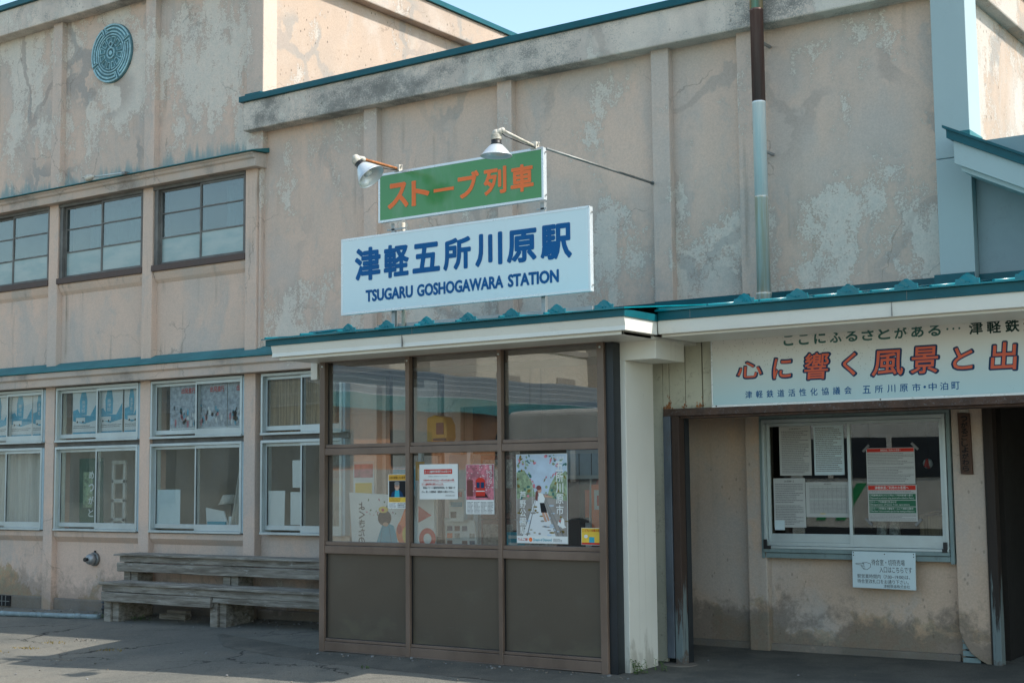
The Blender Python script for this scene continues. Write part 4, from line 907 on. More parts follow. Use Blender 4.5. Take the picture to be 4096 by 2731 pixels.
# ------------------------------------------------------------------ bench, two weathered steps of timber
def plank(m, x0, x1, y0, y1, z0, z1, wob=0.004, seed=1):
    R = random.Random(seed); n = max(2, int((x1-x0)/0.35)); vs = []
    for i in range(n+1):
        x = x0+(x1-x0)*i/n
        for (y, z) in ((y0, z0), (y1, z0), (y1, z1), (y0, z1)): vs.append((x, y+R.uniform(-wob, wob), z+R.uniform(-wob, wob)))
    fs = [(3, 2, 1, 0), (4*n, 4*n+1, 4*n+2, 4*n+3)]
    for i in range(n):
        for k in range(4): a = 4*i+k; b = 4*i+(k+1) % 4; fs.append((a, b, b+4, a+4))
    m.add(vs, [tuple(reversed(f)) for f in fs]); return m
b1 = thing('bench', 'low weathered timber bench in front, splintered grey boards on post legs', 'bench', (-11.8, 11.2, 0.02))
XE = -9.35
part('seat', plank(MB(), -13.63, XE, 11.02, 11.20, 0.435, 0.462, 0.003, 4), 'bench', b1, 0.004)
part('seat', plank(MB(), -13.60, XE, 11.205, 11.38, 0.438, 0.464, 0.003, 5), 'bench', b1, 0.004)
part('front_board', plank(MB(), -13.60, XE, 11.045, 11.09, 0.355, 0.433, 0.004, 6), 'bench', b1, 0.006)
part('front_board', plank(MB(), -13.59, -11.775, 11.03, 11.075, 0.243, 0.350, 0.004, 7), 'bench', b1, 0.006)
part('front_board', plank(MB(), -11.765, XE, 11.05, 11.09, 0.290, 0.352, 0.007, 8), 'bench', b1, 0.008)
for x in (-13.61, -11.84):
    w = 0.20
    part('leg', MB().box(x, x+0.115, 11.09, 11.21, -0.03, 0.353).box(x+0.12, x+w+0.02, 11.12, 11.23, -0.03, 0.353), 'bench', b1, 0.005)
    part('leg', MB().box(x+0.02, x+w, 11.24, 11.56, -0.03, 0.345), 'bench', b1, 0.005)
b2 = thing('bench', 'higher weathered timber bench behind, grey board step against the stucco wall', 'bench', (-11.8, 11.55, 0.05))
part('seat', plank(MB(), -13.80, XE, 11.37, 11.54, 0.745, 0.768, 0.003, 9), 'bench', b2, 0.004)
part('seat', plank(MB(), -13.74, XE, 11.545, 11.72, 0.747, 0.769, 0.003, 10), 'bench', b2, 0.004)
part('front_board', plank(MB(), -13.72, XE, 11.40, 11.44, 0.672, 0.742, 0.004, 11), 'bench', b2, 0.006)
part('front_board', plank(MB(), -13.75, XE, 11.385, 11.43, 0.560, 0.662, 0.005, 12), 'bench', b2, 0.006)
for x in (-13.70, -12.02, -10.3):
    part('leg', MB().box(x, x+0.11, 11.45, 11.56, 0.0, 0.70).box(x+0.12, x+0.23, 11.46, 11.70, 0.0, 0.70), 'bench', b2, 0.005)

# ------------------------------------------------------------------ small fittings on the wall and ground
fl = thing('flue_vent', 'round steel exhaust vent sticking out of the wall left of the bench', 'vent', (-14.70, 11.82, 0.66))
part('plate', MB().lathe((-14.70, FW, 0.66), (0, -1, 0), [(0, 0.085), (0.035, 0.085), (0.04, 0.075)], 24), 'galv', fl)
part('collar', MB().lathe((-14.70, FW-0.04, 0.66), (0, -1, 0), [(0, 0.068), (0.05, 0.068), (0.085, 0.05), (0.09, 0.03)], 24), 'steel', fl)
part('spout', MB().lathe((-14.70, FW-0.12, 0.66), (0, -1, 0), [(0, 0.020), (0.035, 0.020), (0.036, 0.026), (0.052, 0.026)], 16).box(-14.71, -14.69, FW-0.02, FW, 0.74, 0.765), 'darkpost', fl)
gp = thing('drain_pipe', 'pale blue grey pipe lying on the asphalt along the wall', 'pipe', (-15.0, 11.1, 0.03))
pp = []
for k in range(12):
    x = -17.6+3.75*k/11; pp.append((x, 11.02+(x+17.6)*0.05, gz(x, 11.05)+0.035))
part('pipe', MB().tube(pp, 0.030, 10), 'pipegrey', gp)
jm = MB()
for k in (3, 5, 6, 8, 10): jm.lathe(Vector(pp[k])-Vector((0.05, 0, 0)), (1, 0.05, 0), [(0, 0.034), (0.1, 0.034)], 10)
part('coupling', jm, 'pipegrey', gp)
sp = thing('standpipe', 'small dark garden tap on a short post at the end of the pipe', 'tap', (-14.02, 11.42, 0.0))
part('post', MB().tube([(-14.02, 11.42, -0.03), (-14.02, 11.42, 0.15)], 0.02, 10).lathe((-14.02, 11.42, 0.09), (0, 0, 1), [(0, .03), (.03, .03)], 10), 'darkpost', sp)
part('handle', MB().lathe((-14.02, 11.42, 0.16), (0, 0, 1), [(0, .016), (.05, .02), (.055, .01)], 10).box(-14.06, -13.98, 11.41, 11.43, 0.175, 0.19), 'postgrey', sp)
part('elbow', MB().tube([(-14.02, 11.38, 0.03), (-13.9, 11.30, 0.035)], 0.028, 10), 'galv', sp)
fv = thing('floor_vent', 'dark grated vent opening at the foot of the wall', 'vent', (-16.44, 11.79, 0.1))
part('frame', MB().box(-16.60, -16.33, 11.772, 11.788, 0.012, 0.15), 'ink', fv)
part('grate', MB().box(-16.59, -16.34, 11.766, 11.772, 0.07, 0.078).box(-16.50, -16.49, 11.764, 11.771, 0.015, 0.148).box(-16.42, -16.41, 11.764, 11.771, 0.015, 0.148), 'galv', fv)
solo('pipe_hole', MB().lathe((-10.66, 11.79, 0.105), (0, -1, 0), [(0, 0.03), (0.012, 0.03), (0.013, 0.022)], 14), 'ink', 'small dark drain hole in the plinth beside the porch', 'drain', (-10.66, 11.78, 0.1))
solo('wood_block', MB().box(-13.06, -12.62, 11.44, 11.54, gz(-12.8, 11.5)-0.02, gz(-12.8, 11.5)+0.06).box(-13.02, -12.70, 11.52, 11.60, gz(-12.8, 11.5)+0.0, gz(-12.8, 11.5)+0.09), 'bench',
     'loose old timber offcuts lying under the bench', 'timber', (-12.85, 11.5, 0.03), None, 0.006)

# wooden name board and pointing notice in the recess
wb = thing('name_board', 'narrow dark brown wooden board with black brush writing beside the passage', 'board', (-3.70, 11.74, 1.86))
part('board', MB().prism([(-3.754, 2.108), (-3.655, 2.102), (-3.647, 1.606), (-3.745, 1.610)], 'y', 11.722, 11.748), 'brushwood', wb, 0.002)
L = MB(); vtext(L, 'つがるごしょがわら', -3.728, -3.672, 2.085, 1.63, 11.720, 'ink', 0.03); part('lettering', L, None, wb)
part('hook', MB().box(-3.74, -3.665, 11.735, 11.748, 2.112, 2.135), 'porcelain', wb)
pn = thing('direction_notice', 'pale blue notice board with a pointing hand under the ticket window', 'sign', (-4.42, 11.71, 0.81))
NY = 11.70
part('board', MB().prism([(-4.688, 0.968), (-4.142, 0.964), (-4.146, 0.658), (-4.692, 0.665)], 'y', NY, NY+0.012), 'paper_bl', pn, 0.001)
L = MB(); y = NY-0.001
text(L, '待合室・切符売場', -4.520, -4.233, 0.855, 0.905, y, 'ink', 0.0); text(L, '入口はこちらです', -4.452, -4.173, 0.795, 0.845, y, 'ink', 0.0)
text(L, '駅営業時間内（7:00~19:00)は、', -4.648, -4.192, 0.740, 0.780, y, 'ink', 0.0); text(L, '待合室改札口をお通り下さい。', -4.648, -4.205, 0.703, 0.738, y, 'ink', 0.0)
text(L, '津軽鉄道株式会社', -4.420, -4.195, 0.670, 0.698, y, 'ink', 0.0)
def stroke(m, pts, w, y, mat):
    for a, b in zip(pts[:-1], pts[1:]):
        d = Vector((b[0]-a[0], b[1]-a[1])); n = Vector((-d.y, d.x)).normalized()*w/2; e = d.normalized()*w*0.3
        m.poly([(a[0]-e.x+n.x, a[1]-e.y+n.y), (a[0]-e.x-n.x, a[1]-e.y-n.y), (b[0]+e.x-n.x, b[1]+e.y-n.y), (b[0]+e.x+n.x, b[1]+e.y+n.y)], y, mat)
stroke(L, [(-4.585, 0.870), (-4.648, 0.868), (-4.661, 0.864), (-4.648, 0.859), (-4.610, 0.856), (-4.612, 0.846), (-4.602, 0.842), (-4.604, 0.832), (-4.593, 0.829), (-4.590, 0.820), (-4.560, 0.817), (-4.530, 0.838), (-4.528, 0.866), (-4.560, 0.876), (-4.600, 0.873), (-4.585, 0.858)], 0.0032, y, 'ink')
stroke(L, [(-4.610, 0.856), (-4.585, 0.853)], 0.003, y, 'ink'); stroke(L, [(-4.602, 0.842), (-4.580, 0.841)], 0.003, y, 'ink'); stroke(L, [(-4.593, 0.829), (-4.577, 0.829)], 0.003, y, 'ink')
for x, z in ((-4.676, 0.957), (-4.676, 0.935), (-4.404, 0.948), (-4.155, 0.952), (-4.155, 0.930)): L.ell(x, z, 0.005, 0.005, y, 'ink', 8)
part('lettering', L, None, pn)

# ------------------------------------------------------------------ papers on the ticket window
PY = 11.738
def paper(name, label, x0, x1, z0, z1, y, base='paper', cat='notice', group=None, skew=0.0, draw=None, t=0.0015):
    m = MB(); m.prism([(x0+skew, z0), (x1+skew, z0-skew*0.3), (x1, z1), (x0, z1)], 'y', y, y+t, base)
    if draw: draw(m, y-0.0008)
    return solo(name, m, None, label, cat, ((x0+x1)/2, y, z0), group)
TW = 'notices taped inside the ticket window'
def d1(m, y): text(m, 'お客様各位', -5.27, -5.16, 2.016, 2.026, y, 'ink'); rules(m, -5.345, -5.09, 1.63, 2.005, 24, y, 'inkgrey')
paper('notice', 'grey printed letter at the top left corner of the ticket window', -5.367, -5.068, 1.612, 2.043, 11.783, 'paper_dim', 'notice', TW, 0, d1)
def d2(m, y): rules(m, -5.025, -4.785, 1.64, 2.03, 24, y, 'inkgrey')
paper('notice', 'pale letter beside the top left one, next to the middle stile', -5.041, -4.766, 1.613, 2.042, 11.783, 'paper_bl', 'notice', TW, 0, d2)
def d3(m, y):
    text(m, '【お客様へ】', -5.33, -5.24, 1.553, 1.570, y, 'ink'); rules(m, -5.417, -5.155, 1.37, 1.545, 11, y, 'inkgrey'); rules(m, -5.417, -5.155, 1.18, 1.355, 12, y, 'inkgrey'); m.quad(-5.43, -5.335, 1.135, 1.22, y-0.001, 'paper_bl')
paper('notice', 'white letter headed in black brackets at the bottom left of the ticket window', -5.433, -5.134, 1.159, 1.588, 11.783, 'paper_dim', 'notice', TW, 0, d3)
def d4(m, y):
    text(m, '津軽鉄道時刻表', -4.96, -4.89, 1.530, 1.541, y, 'ink')
    for k in range(9): m.quad(-5.095+k*0.042, -5.0945+k*0.042+0.001, 1.285, 1.52, y, 'inkgrey')
    for z in (1.52, 1.50, 1.41, 1.395, 1.285): m.quad(-5.095, -4.74, z, z+0.0015, y, 'green_dk')
    rules(m, -5.09, -4.745, 1.415, 1.50, 8, y, 'inkgrey', 0.4, 0); rules(m, -5.09, -4.745, 1.29, 1.39, 9, y, 'inkgrey', 0.4, 0); m.quad(-5.0, -4.95, 1.277, 1.282, y, 'yellow')
paper('timetable', 'wide white timetable sheet at the bottom centre of the ticket window', -5.129, -4.735, 1.250, 1.552, 11.783, 'paper_dim', 'timetable', TW, 0, d4)
def d5(m, y):
    m.quad(-4.548, -4.140, 1.802, 1.832, y, 'red'); text(m, '津軽鉄道ご利用のお客様へ', -4.43, -4.25, 1.809, 1.825, y-0.001, 'paper', 0.01)
    rules(m, -4.545, -4.145, 1.69, 1.795, 8, y, 'inkgrey', 0.42); rules(m, -4.545, -4.145, 1.55, 1.68, 10, y, 'inkgrey', 0.42)
paper('notice', 'white notice with a red heading strip, upper one on the right pane', -4.555, -4.135, 1.532, 1.836, 11.752, 'paper_dim', 'notice', TW, 0, d5)
def d6(m, y):
    m.quad(-4.547, -4.135, 1.482, 1.520, y, 'red'); text(m, '津軽鉄道ご利用のお客様へ', -4.488, -4.195, 1.488, 1.515, y-0.001, 'paper', 0.015)
    rules(m, -4.545, -4.15, 1.455, 1.477, 2, y, 'inkgrey')
    for z0, a, b in ((1.400, '□気動車(走れメロス号)にて時刻表通り運行', '□Operated on schedule using diesel railcars (Hashire Melos).'), (1.345, '□ストーブ列車運行見合わせ', '□Suspension of Stove Train operations'), (1.290, '□ストーブ列車は４番線ホームにて無料公開中', '□The Stove Train is currently open for free viewing on Platform 4.')):
        m.quad(-4.542, -4.137, z0, z0+0.050, y, 'green_dk'); n = min(1, len(a)/21)
        text(m, a, -4.536, -4.536+0.375*n, z0+0.028, z0+0.046, y-0.001, 'paper', 0.008); text(m, b, -4.536, -4.536+(0.385 if len(b) > 40 else 0.345), z0+0.006, z0+0.022, y-0.001, 'paper', 0.008)
    rules(m, -4.545, -4.14, 1.228, 1.282, 5, y, 'inkgrey')
paper('notice', 'white notice with three dark green boxes, lower one on the right pane', -4.552, -4.127, 1.221, 1.524, 11.752, 'paper_dim', 'notice', TW, 0, d6)
R = random.Random(5)
for lb, x, z in (('grey tape strip at the upper left of the red headed notices', -4.555, 1.835), ('grey tape strip at the upper right of the red headed notices', -4.13, 1.845),
                 ('grey tape strip at the lower left of the green boxed notice', -4.55, 1.215), ('grey tape strip at the lower right of the green boxed notice', -4.12, 1.215)):
    s = 1 if (x < -4.4) == (z > 1.5) else -1
    solo('tape', MB().prism([(x-0.035, z-0.02*s), (x+0.02, z+0.035*s), (x+0.035, z+0.02*s), (x-0.02, z-0.035*s)] if s > 0 else [(x-0.035, z+0.02), (x-0.02, z+0.035), (x+0.035, z-0.02), (x+0.02, z-0.035)], 'y', 11.7493, 11.7505), 'inkgrey', lb, 'tape', (x, 11.75, z), 'tape strips on the ticket window')

# things standing behind the ticket window
for i, x in enumerate((-4.51, -4.40)):
    v = thing('patterned_jar', ('left' if i == 0 else 'right')+' one of two patterned jars behind the ticket window sill', 'jar', (x, 11.95, 1.02), 'patterned jars')
    part('body', MB().lathe((x, 11.95, 1.0), (0, 0, 1), [(0, 0.045), (0.08, 0.05), (0.15, 0.045), (0.2, 0.036), (0.235, 0.038)], 18), 'clear_print', v)
    part('rim', MB().lathe((x, 11.95, 1.235), (0, 0, 1), [(0, 0.04), (0.012, 0.04)], 18), 'white', v)
solo('counter', MB().box(-5.5, -3.9, 11.90, 12.5, 0.95, 1.0), 'int_dark', 'dark counter shelf behind the ticket window', 'counter', (-4.7, 12.2, 0.95), None, 0.004)
cb = thing('cardboard_box', 'brown cardboard box on the counter at the right of the ticket window', 'box', (-4.05, 12.15, 1.0))
part('body', MB().box(-4.20, -3.93, 12.0, 12.3, 1.0, 1.26), 'reed', cb, 0.004); part('flap', MB().prism([(-4.20, 1.26), (-4.06, 1.30), (-4.06, 1.305), (-4.20, 1.265)], 'y', 12.0, 12.3), 'reed', cb)
ob = thing('hanging_ornament', 'round red and white thread ball hanging behind the ticket window', 'ornament', (-4.06, 11.86, 1.70))
part('ball', MB().ball((-4.06, 11.86, 1.70), 0.042, None, 12), 'white', ob)
part('bands', MB().lathe((-4.06, 11.817, 1.70), (0.3, 0, 1), [(-0.03, 0.014), (0.03, 0.014)], 12).lathe((-4.06, 11.86, 1.70), (1, 0.2, 0.2), [(-0.012, 0.0435), (0.012, 0.0435)], 16), 'red', ob)
part('cord', MB().tube([(-4.06, 11.86, 1.74), (-4.06, 11.86, 2.05)], 0.002, 6), 'ink', ob)

# ------------------------------------------------------------------ posters on the porch glass
GY = 9.955
PG = 'papers stuck on the porch glass'
def d7(m, y):
    x0, x1, z0, z1 = -8.348, -8.138, 1.353, 1.657; w = x1-x0; h = z1-z0
    m.quad(x0+.005, x1-.005, z1-.055, z1-.003, y, 'amber'); text(m, 'この人を探しています', x0+.012, x1-.012, z1-.042, z1-.018, y-.001, 'ink', 0.012)
    m.quad(x0+.01, x1-.01, z0+.10, z1-.058, y, 'ink'); m.poly([(x0+.03, z0+.10), (x0+.045, z0+.14), (x0+.085, z0+.165), (x0+.13, z0+.165), (x0+.165, z0+.14), (x0+.18, z0+.10)], y-.001, 'navy_dk')
    m.poly([(x0+.075, z0+.10), (x0+.082, z0+.165), (x0+.128, z0+.165), (x0+.135, z0+.10)], y-.0015, 'teal_ink')
    m.ell(x0+.105, z0+.195, .028, .036, y-.002, 'skin'); m.ell(x0+.105, z0+.222, .030, .018, y-.0025, 'inkgrey'); m.quad(x0+.082, x0+.128, z0+.197, z0+.200, y-.003, 'ink'); m.quad(x0+.093, x0+.117, z0+.175, z0+.178, y-.003, 'paper')
    m.quad(x0+.008, x1-.008, z0+.055, z0+.098, y, 'yellow'); rules(m, x0+.015, x1-.015, z0+.06, z0+.095, 3, y-.001, 'rustorange'); rules(m, x0+.012, x0+.095, z0+.008, z0+.05, 4, y, 'inkgrey'); rules(m, x0+.11, x1-.012, z0+.008, z0+.05, 3, y, 'ink')
paper('missing_poster', 'small missing person poster with orange heading and a portrait on the porch glass', -8.348, -8.138, 1.353, 1.657, GY, 'paper', 'poster', PG, 0, d7)
def d8(m, y):
    m.quad(-7.935, -7.622, 1.655, 1.697, y, 'red'); text(m, 'さくら臨時列車運行のお知らせ', -7.926, -7.632, 1.664, 1.689, y-.001, 'paper', 0.02)
    text(m, '津軽鉄道をご利用頂きありがとうございます', -7.888, -7.672, 1.629, 1.640, y, 'inkgrey')
    text(m, '令和8年4月18日(土)〜4月24日(金)の間、', -7.945, -7.595, 1.590, 1.610, y, 'red', 0.02); m.quad(-7.945, -7.598, 1.585, 1.5868, y, 'red')
    text(m, 'さくら臨時列車を運行いたします。', -7.962, -7.715, 1.557, 1.577, y, 'red', 0.02); m.quad(-7.962, -7.718, 1.552, 1.5538, y, 'red')
    text(m, '時刻は『さくら臨時列車時刻表』をご確認くだ', -7.945, -7.592, 1.525, 1.545, y, 'ink', 0.012); text(m, 'さい。詳しくは駅係員・乗務員にお尋ねください。', -7.962, -7.60, 1.490, 1.510, y, 'ink', 0.012)
    text(m, '津軽鉄道株式会社', -7.70, -7.592, 1.460, 1.474, y, 'inkgrey')
paper('notice', 'white notice with a red heading on the middle porch glass', -7.987, -7.561, 1.435, 1.741, GY, 'paper', 'notice', PG, 0, d8)
def d9(m, y):
    x0, x1 = -7.472, -7.172
    m.quad(x0+.003, x1-.003, 1.43, 1.731, y, 'pink'); m.quad(x0+.012, x0+.075, 1.46, 1.60, y-.001, 'brick_red')
    R = random.Random(2)
    for k in range(60): m.ell(R.uniform(x0+.01, x1-.01), R.uniform(1.50, 1.725), .006, .004, y-.0008, 'paper' if k % 3 else 'brick_red', 6)
    m.poly([(x0+.10, 1.45), (x1-.06, 1.45), (x1-.105, 1.50), (x0+.13, 1.50)], y-.0012, 'ink')
    m.quad(x0+.105, x0+.205, 1.462, 1.585, y-.002, 'red'); m.ell(x0+.155, 1.585, .05, .035, y-.0025, 'red', 16); m.quad(x0+.115, x0+.150, 1.53, 1.58, y-.003, 'navy_dk'); m.quad(x0+.160, x0+.197, 1.53, 1.58, y-.003, 'navy_dk'); m.quad(x0+.108, x0+.202, 1.50, 1.508, y-.003, 'paper')
    vtext(m, '雪さくら', x1-.05, x1-.02, 1.725, 1.57, y-.003, 'paper', .01); vtext(m, 'レールトンネル', x1-.073, x1-.057, 1.69, 1.55, y-.003, 'paper')
    for k in range(4): rules(m, x0+.012+k*.072, x0+.074+k*.072, 1.315, 1.415, 9, y, 'inkgrey', .5)
paper('train_poster', 'pink cherry blossom poster with a red train on the middle porch glass', -7.472, -7.172, 1.308, 1.734, GY, 'paper', 'poster', PG, 0, d9)
def d10(m, y):
    x0, x1, z0, z1 = -6.941, -6.429, 1.069, 1.811
    m.quad(x0+.004, x1-.004, 1.48, z1-.004, y, 'printsky'); m.quad(x0+.004, x1-.004, z0+.062, 1.48, y, 'printroad')
    m.poly([(x0+.004, 1.44), (x0+.004, 1.66), (x0+.08, 1.68), (x0+.16, 1.58), (x0+.19, 1.46)], y-.0006, 'printgreen'); m.poly([(x1-.004, 1.42), (x1-.004, 1.65), (x1-.10, 1.66), (x1-.17, 1.55), (x1-.20, 1.45)], y-.0006, 'printgreen')
    m.poly([(x0+.06, z0+.062), (x0+.20, 1.46), (x0+.26, 1.46), (x1-.12, z0+.062)], y-.0007, 'posterwhite')
    for a_, b_ in ((x0+.05, x0+.195), (x0+.10, x0+.205), (x1-.10, x0+.268), (x1-.05, x0+.28)): m.poly([(a_, z0+.062), (a_+.012, z0+.062), (b_+.003, 1.46), (b_, 1.46)], y-.0009, 'inkgrey')
    R = random.Random(9)
    for k in range(90):
        u = R.random(); lf = R.random() < .5; px = (x0+.012+u*.19) if lf else (x1-.012-u*.22); pz = R.uniform(1.44, 1.80-u*.20) if k % 3 else R.uniform(1.72, 1.80)
        m.ell(px, pz, R.uniform(.006, .02), R.uniform(.005, .014), y-.0010-k*1e-6, ('printgreen', 'leaf2', 'pink', 'printgreen', 'greengrey')[k % 5], 7, R.uniform(0, 3))
    for k in range(50): m.ell(R.uniform(x0+.01, x1-.01), R.uniform(z0+.07, 1.40), R.uniform(.01, .03), R.uniform(.004, .01), y-.00085, ('printroad', 'leaf2', 'printsky')[k % 3], 7)
    # young woman in white top and dark skirt, arm stretched to the right
    cx = x0+.235
    m.poly([(cx-.035, 1.50), (cx-.045, 1.43), (cx-.02, 1.42), (cx-.01, 1.52)], y-.0012, 'brick_red'); m.ell(cx, 1.515, .022, .028, y-.0015, 'skin'); m.ell(cx-.006, 1.530, .026, .020, y-.002, 'brick_red')
    m.poly([(cx-.01, 1.487), (cx+.03, 1.483), (cx+.055, 1.44), (cx+.045, 1.405), (cx+.0, 1.405)], y-.0018, 'paper'); m.poly([(cx+.05, 1.47), (cx+.13, 1.458), (cx+.13, 1.449), (cx+.05, 1.452)], y-.0018, 'skin')
    m.poly([(cx+.003, 1.405), (cx+.047, 1.405), (cx+.07, 1.345), (cx+.075, 1.325), (cx+.015, 1.325)], y-.0016, 'ink'); m.poly([(cx+.02, 1.325), (cx+.045, 1.325), (cx+.075, 1.25), (cx+.05, 1.25)], y-.0015, 'skin'); m.poly([(cx+.05, 1.325), (cx+.072, 1.325), (cx+.10, 1.26), (cx+.082, 1.255)], y-.0015, 'skin')
    vtext(m, '五所川原市', x1-.112, x1-.038, 1.752, 1.302, y-.003, 'paper', 0.014); text(m, '青森県', x1-.105, x1-.025, 1.765, 1.788, y-.003, 'paper'); vtext(m, '芦野公園駅', x0+.035, x0+.098, 1.505, 1.140, y-.003, 'paper', 0.014)
    vtext(m, '桜と立佞武多が空を覆う街', x0+.158, x0+.172, 1.585, 1.32, y-.003, 'paper')
    m.poly([(x1-.10, 1.225), (x1-.09, 1.255), (x1-.07, 1.235), (x1-.055, 1.285), (x1-.035, 1.27), (x1-.03, 1.22), (x1-.012, 1.205), (x1-.05, 1.195), (x1-.075, 1.215)], y-.003, 'paper'); m.ell(x1-.075, 1.256, .007, .009, y-.0035, 'red', 10)
    m.quad(x0+.002, x1-.002, z0+.002, z0+.062, y-.003, 'paper'); text(m, 'りんご娘', x0+.016, x0+.112, z0+.020, z0+.046, y-.004, 'red', 0.01); m.ell(x0+.142, z0+.032, .018, .018, y-.004, 'orange', 16); text(m, 'Dream of Diamond', x0+.17, x0+.352, z0+.020, z0+.044, y-.004, 'teal_ink', 0.015); rules(m, x0+.37, x0+.455, z0+.015, z0+.045, 3, y-.004, 'inkgrey')
paper('town_poster', 'tall pale poster with white vertical writing and a standing woman on the right porch glass', -6.941, -6.429, 1.069, 1.811, GY, 'paper', 'poster', PG, 0, d10)
def d11(m, y):
    m.quad(-6.297, -6.109, 1.085, 1.201, y, 'yellow'); text(m, 'こども110番の駅', -6.290, -6.114, 1.172, 1.194, y-.001, 'red', .01); m.quad(-6.297, -6.109, 1.069, 1.085, y, 'red')
    m.ell(-6.255, 1.135, .018, .014, y-.001, 'paper', 14); m.quad(-6.225, -6.175, 1.085, 1.13, y-.001, 'teal_ink')
paper('child_safety_plate', 'small yellow plate with red writing at the right end of the porch glass', -6.300, -6.106, 1.066, 1.204, GY, 'paper', 'plate', PG, 0, d11)

# ------------------------------------------------------------------ inside the porch
pp_ = thing('painted_panel', 'leaning white panel painted with a kneeling figure in blue, behind the left porch glass', 'panel', (-9.0, 10.6, 0.08))
def pq(x, z): return (x+ (z-1.0)*-0.06, z)
m = MB().prism([pq(-9.36, 0.60), pq(-8.55, 0.58), pq(-8.58, 1.455), pq(-9.38, 1.49)], 'y', 10.6, 10.63, 'paper'); y = 10.598
m.poly([(-9.08, 0.95), (-9.02, 1.10), (-8.99, 1.17), (-8.92, 1.20), (-8.84, 1.17), (-8.80, 1.05), (-8.79, 0.95)], y, 'teal_ink'); m.ell(-8.955, 1.245, .085, .075, y-.001, 'ink'); m.ell(-8.97, 1.325, .06, .032, y-.002, 'yellow'); m.ell(-8.975, 1.322, .02, .016, y-.003, 'red', 12)
m.ell(-8.94, 1.185, .035, .02, y-.003, 'skin'); stroke(m, [(-8.98, 1.16), (-9.0, 1.04), (-9.02, .95)], .004, y-.003, 'navy_dk'); stroke(m, [(-8.90, 1.17), (-8.87, 1.03), (-8.86, .95)], .004, y-.003, 'navy_dk')
m.ell(-8.70, 1.11, .11, .13, y-.001, 'orange'); m.ell(-8.68, 1.09, .055, .08, y-.002, 'yellow'); m.ell(-8.77, 1.14, .03, .045, y-.003, 'red'); m.poly([(-8.76, 1.22), (-8.70, 1.34), (-8.63, 1.31), (-8.61, 1.24), (-8.68, 1.20)], y-.002, 'orange')
R = random.Random(11)
for k in range(26): m.ell(R.uniform(-9.18, -8.62), R.uniform(1.27, 1.42), R.uniform(.006, .015), R.uniform(.004, .008), y-.0005, ('leaf', 'pink', 'leaf')[k % 3], 7, R.uniform(0, 3))
vtext(m, 'よくきたの', -9.285, -9.205, 1.40, 0.98, y, 'ink', 0.02, mirror=True)
m.v = [(a*0.957, b-0.43, 1.6+(c_-1.6)*0.957) for a, b, c_ in m.v]
part('panel', m, None, pp_); part('prop', MB().box(-8.80, -8.77, 10.21, 10.4, 0.05, 1.2).box(-8.40, -8.37, 10.21, 10.4, 0.05, 1.2), 'woodframe', pp_)
rp = thing('red_display_board', 'red and white display board with large rounded shapes behind the left porch glass', 'board', (-8.57, 10.75, 0.08))
m = MB().box(-8.68, -8.45, 10.72, 10.75, 0.06, 1.75, 'paper'); y = 10.718
m.sector(-8.53, 1.60, .05, .10, 0.6, 5.4, y-.002, y, 'red'); m.sector(-8.53, 1.05, .05, .10, 0, 6.28, y-.002, y, 'red'); m.poly([(-8.64, 1.36), (-8.48, 1.27), (-8.64, 1.20)], y, 'red'); m.quad(-8.67, -8.56, 1.60, 1.78, y-.003, 'amber')
m.v = [(a*0.945, b-0.56, 1.6+(c_-1.6)*0.945) for a, b, c_ in m.v]
part('board', m, None, rp)
yb = thing('public_phone', 'yellow wall device with rounded hood seen through the upper middle porch glass', 'phone', (-8.35, 11.0, 1.97))
part('body', MB().prism([(-8.487, 1.96), (-8.26, 1.96), (-8.245, 2.0), (-8.25, 2.12), (-8.29, 2.195), (-8.40, 2.215), (-8.487, 2.19)], 'y', 10.68, 10.84), 'amber', yb, 0.02, 3)
part('screen', MB().box(-8.36, -8.275, 10.67, 10.682, 2.03, 2.14), 'brick_red', yb, 0.004); part('slot', MB().box(-8.40, -8.25, 10.672, 10.69, 1.97, 1.995), 'darkpost', yb, 0.003)
part('shelf', MB().box(-8.62, -7.95, 10.66, 11.0, 1.93, 1.955).box(-8.6, -8.56, 10.7, 10.74, 0.05, 1.93).box(-8.02, -7.98, 10.7, 10.74, 0.05, 1.93), 'white', yb)
def capsule_machine(x, y, z, lab):
    t = thing('capsule_machine', lab, 'vending machine', (x, y, z), 'capsule toy machines in the porch')
    part('cabinet', MB().box(x-0.21, x+0.21, y, y+0.40, z, z+0.60), 'brick_red', t, 0.01)
    part('window', MB().box(x-0.17, x+0.17, y-0.012, y, z+0.29, z+0.56), 'clear_print', t)
    part('knob', MB().lathe((x-0.09, y, z+0.13), (0, -1, 0), [(0, .055), (.02, .055), (.022, .035), (.04, .03)], 18).box(x-0.095, x-0.085, y-0.055, y-0.04, z+0.09, z+0.17), 'white', t)
    part('chute', MB().lathe((x+0.09, y, z+0.12), (0, -1, 0), [(0, .065), (.02, .065), (.021, .05)], 18), 'darkpost', t)
    return t
for i, (x, z, lab) in enumerate(((-7.95, 0.62, 'lower left'), (-7.50, 0.62, 'lower right'), (-7.95, 1.23, 'upper left'), (-7.50, 1.23, 'upper right'))):
    capsule_machine(x, 11.1, z, lab+' capsule toy machine with white knob, stacked behind the middle porch glass')
solo('machine_stand', MB().box(-8.18, -7.27, 11.12, 11.5, 0.05, 0.62), 'int_dark', 'dark stand under the stacked capsule toy machines', 'stand', (-7.7, 11.3, 0.05))
ms = thing('menu_stand', 'clear plastic card stand full of small photos behind the middle porch glass', 'stand', (-7.75, 10.35, 1.0))
m = MB().prism([(-8.02, 1.26), (-7.68, 1.24), (-7.63, 0.90), (-7.98, 0.90)], 'y', 10.35, 10.36, 'paper'); y = 10.348
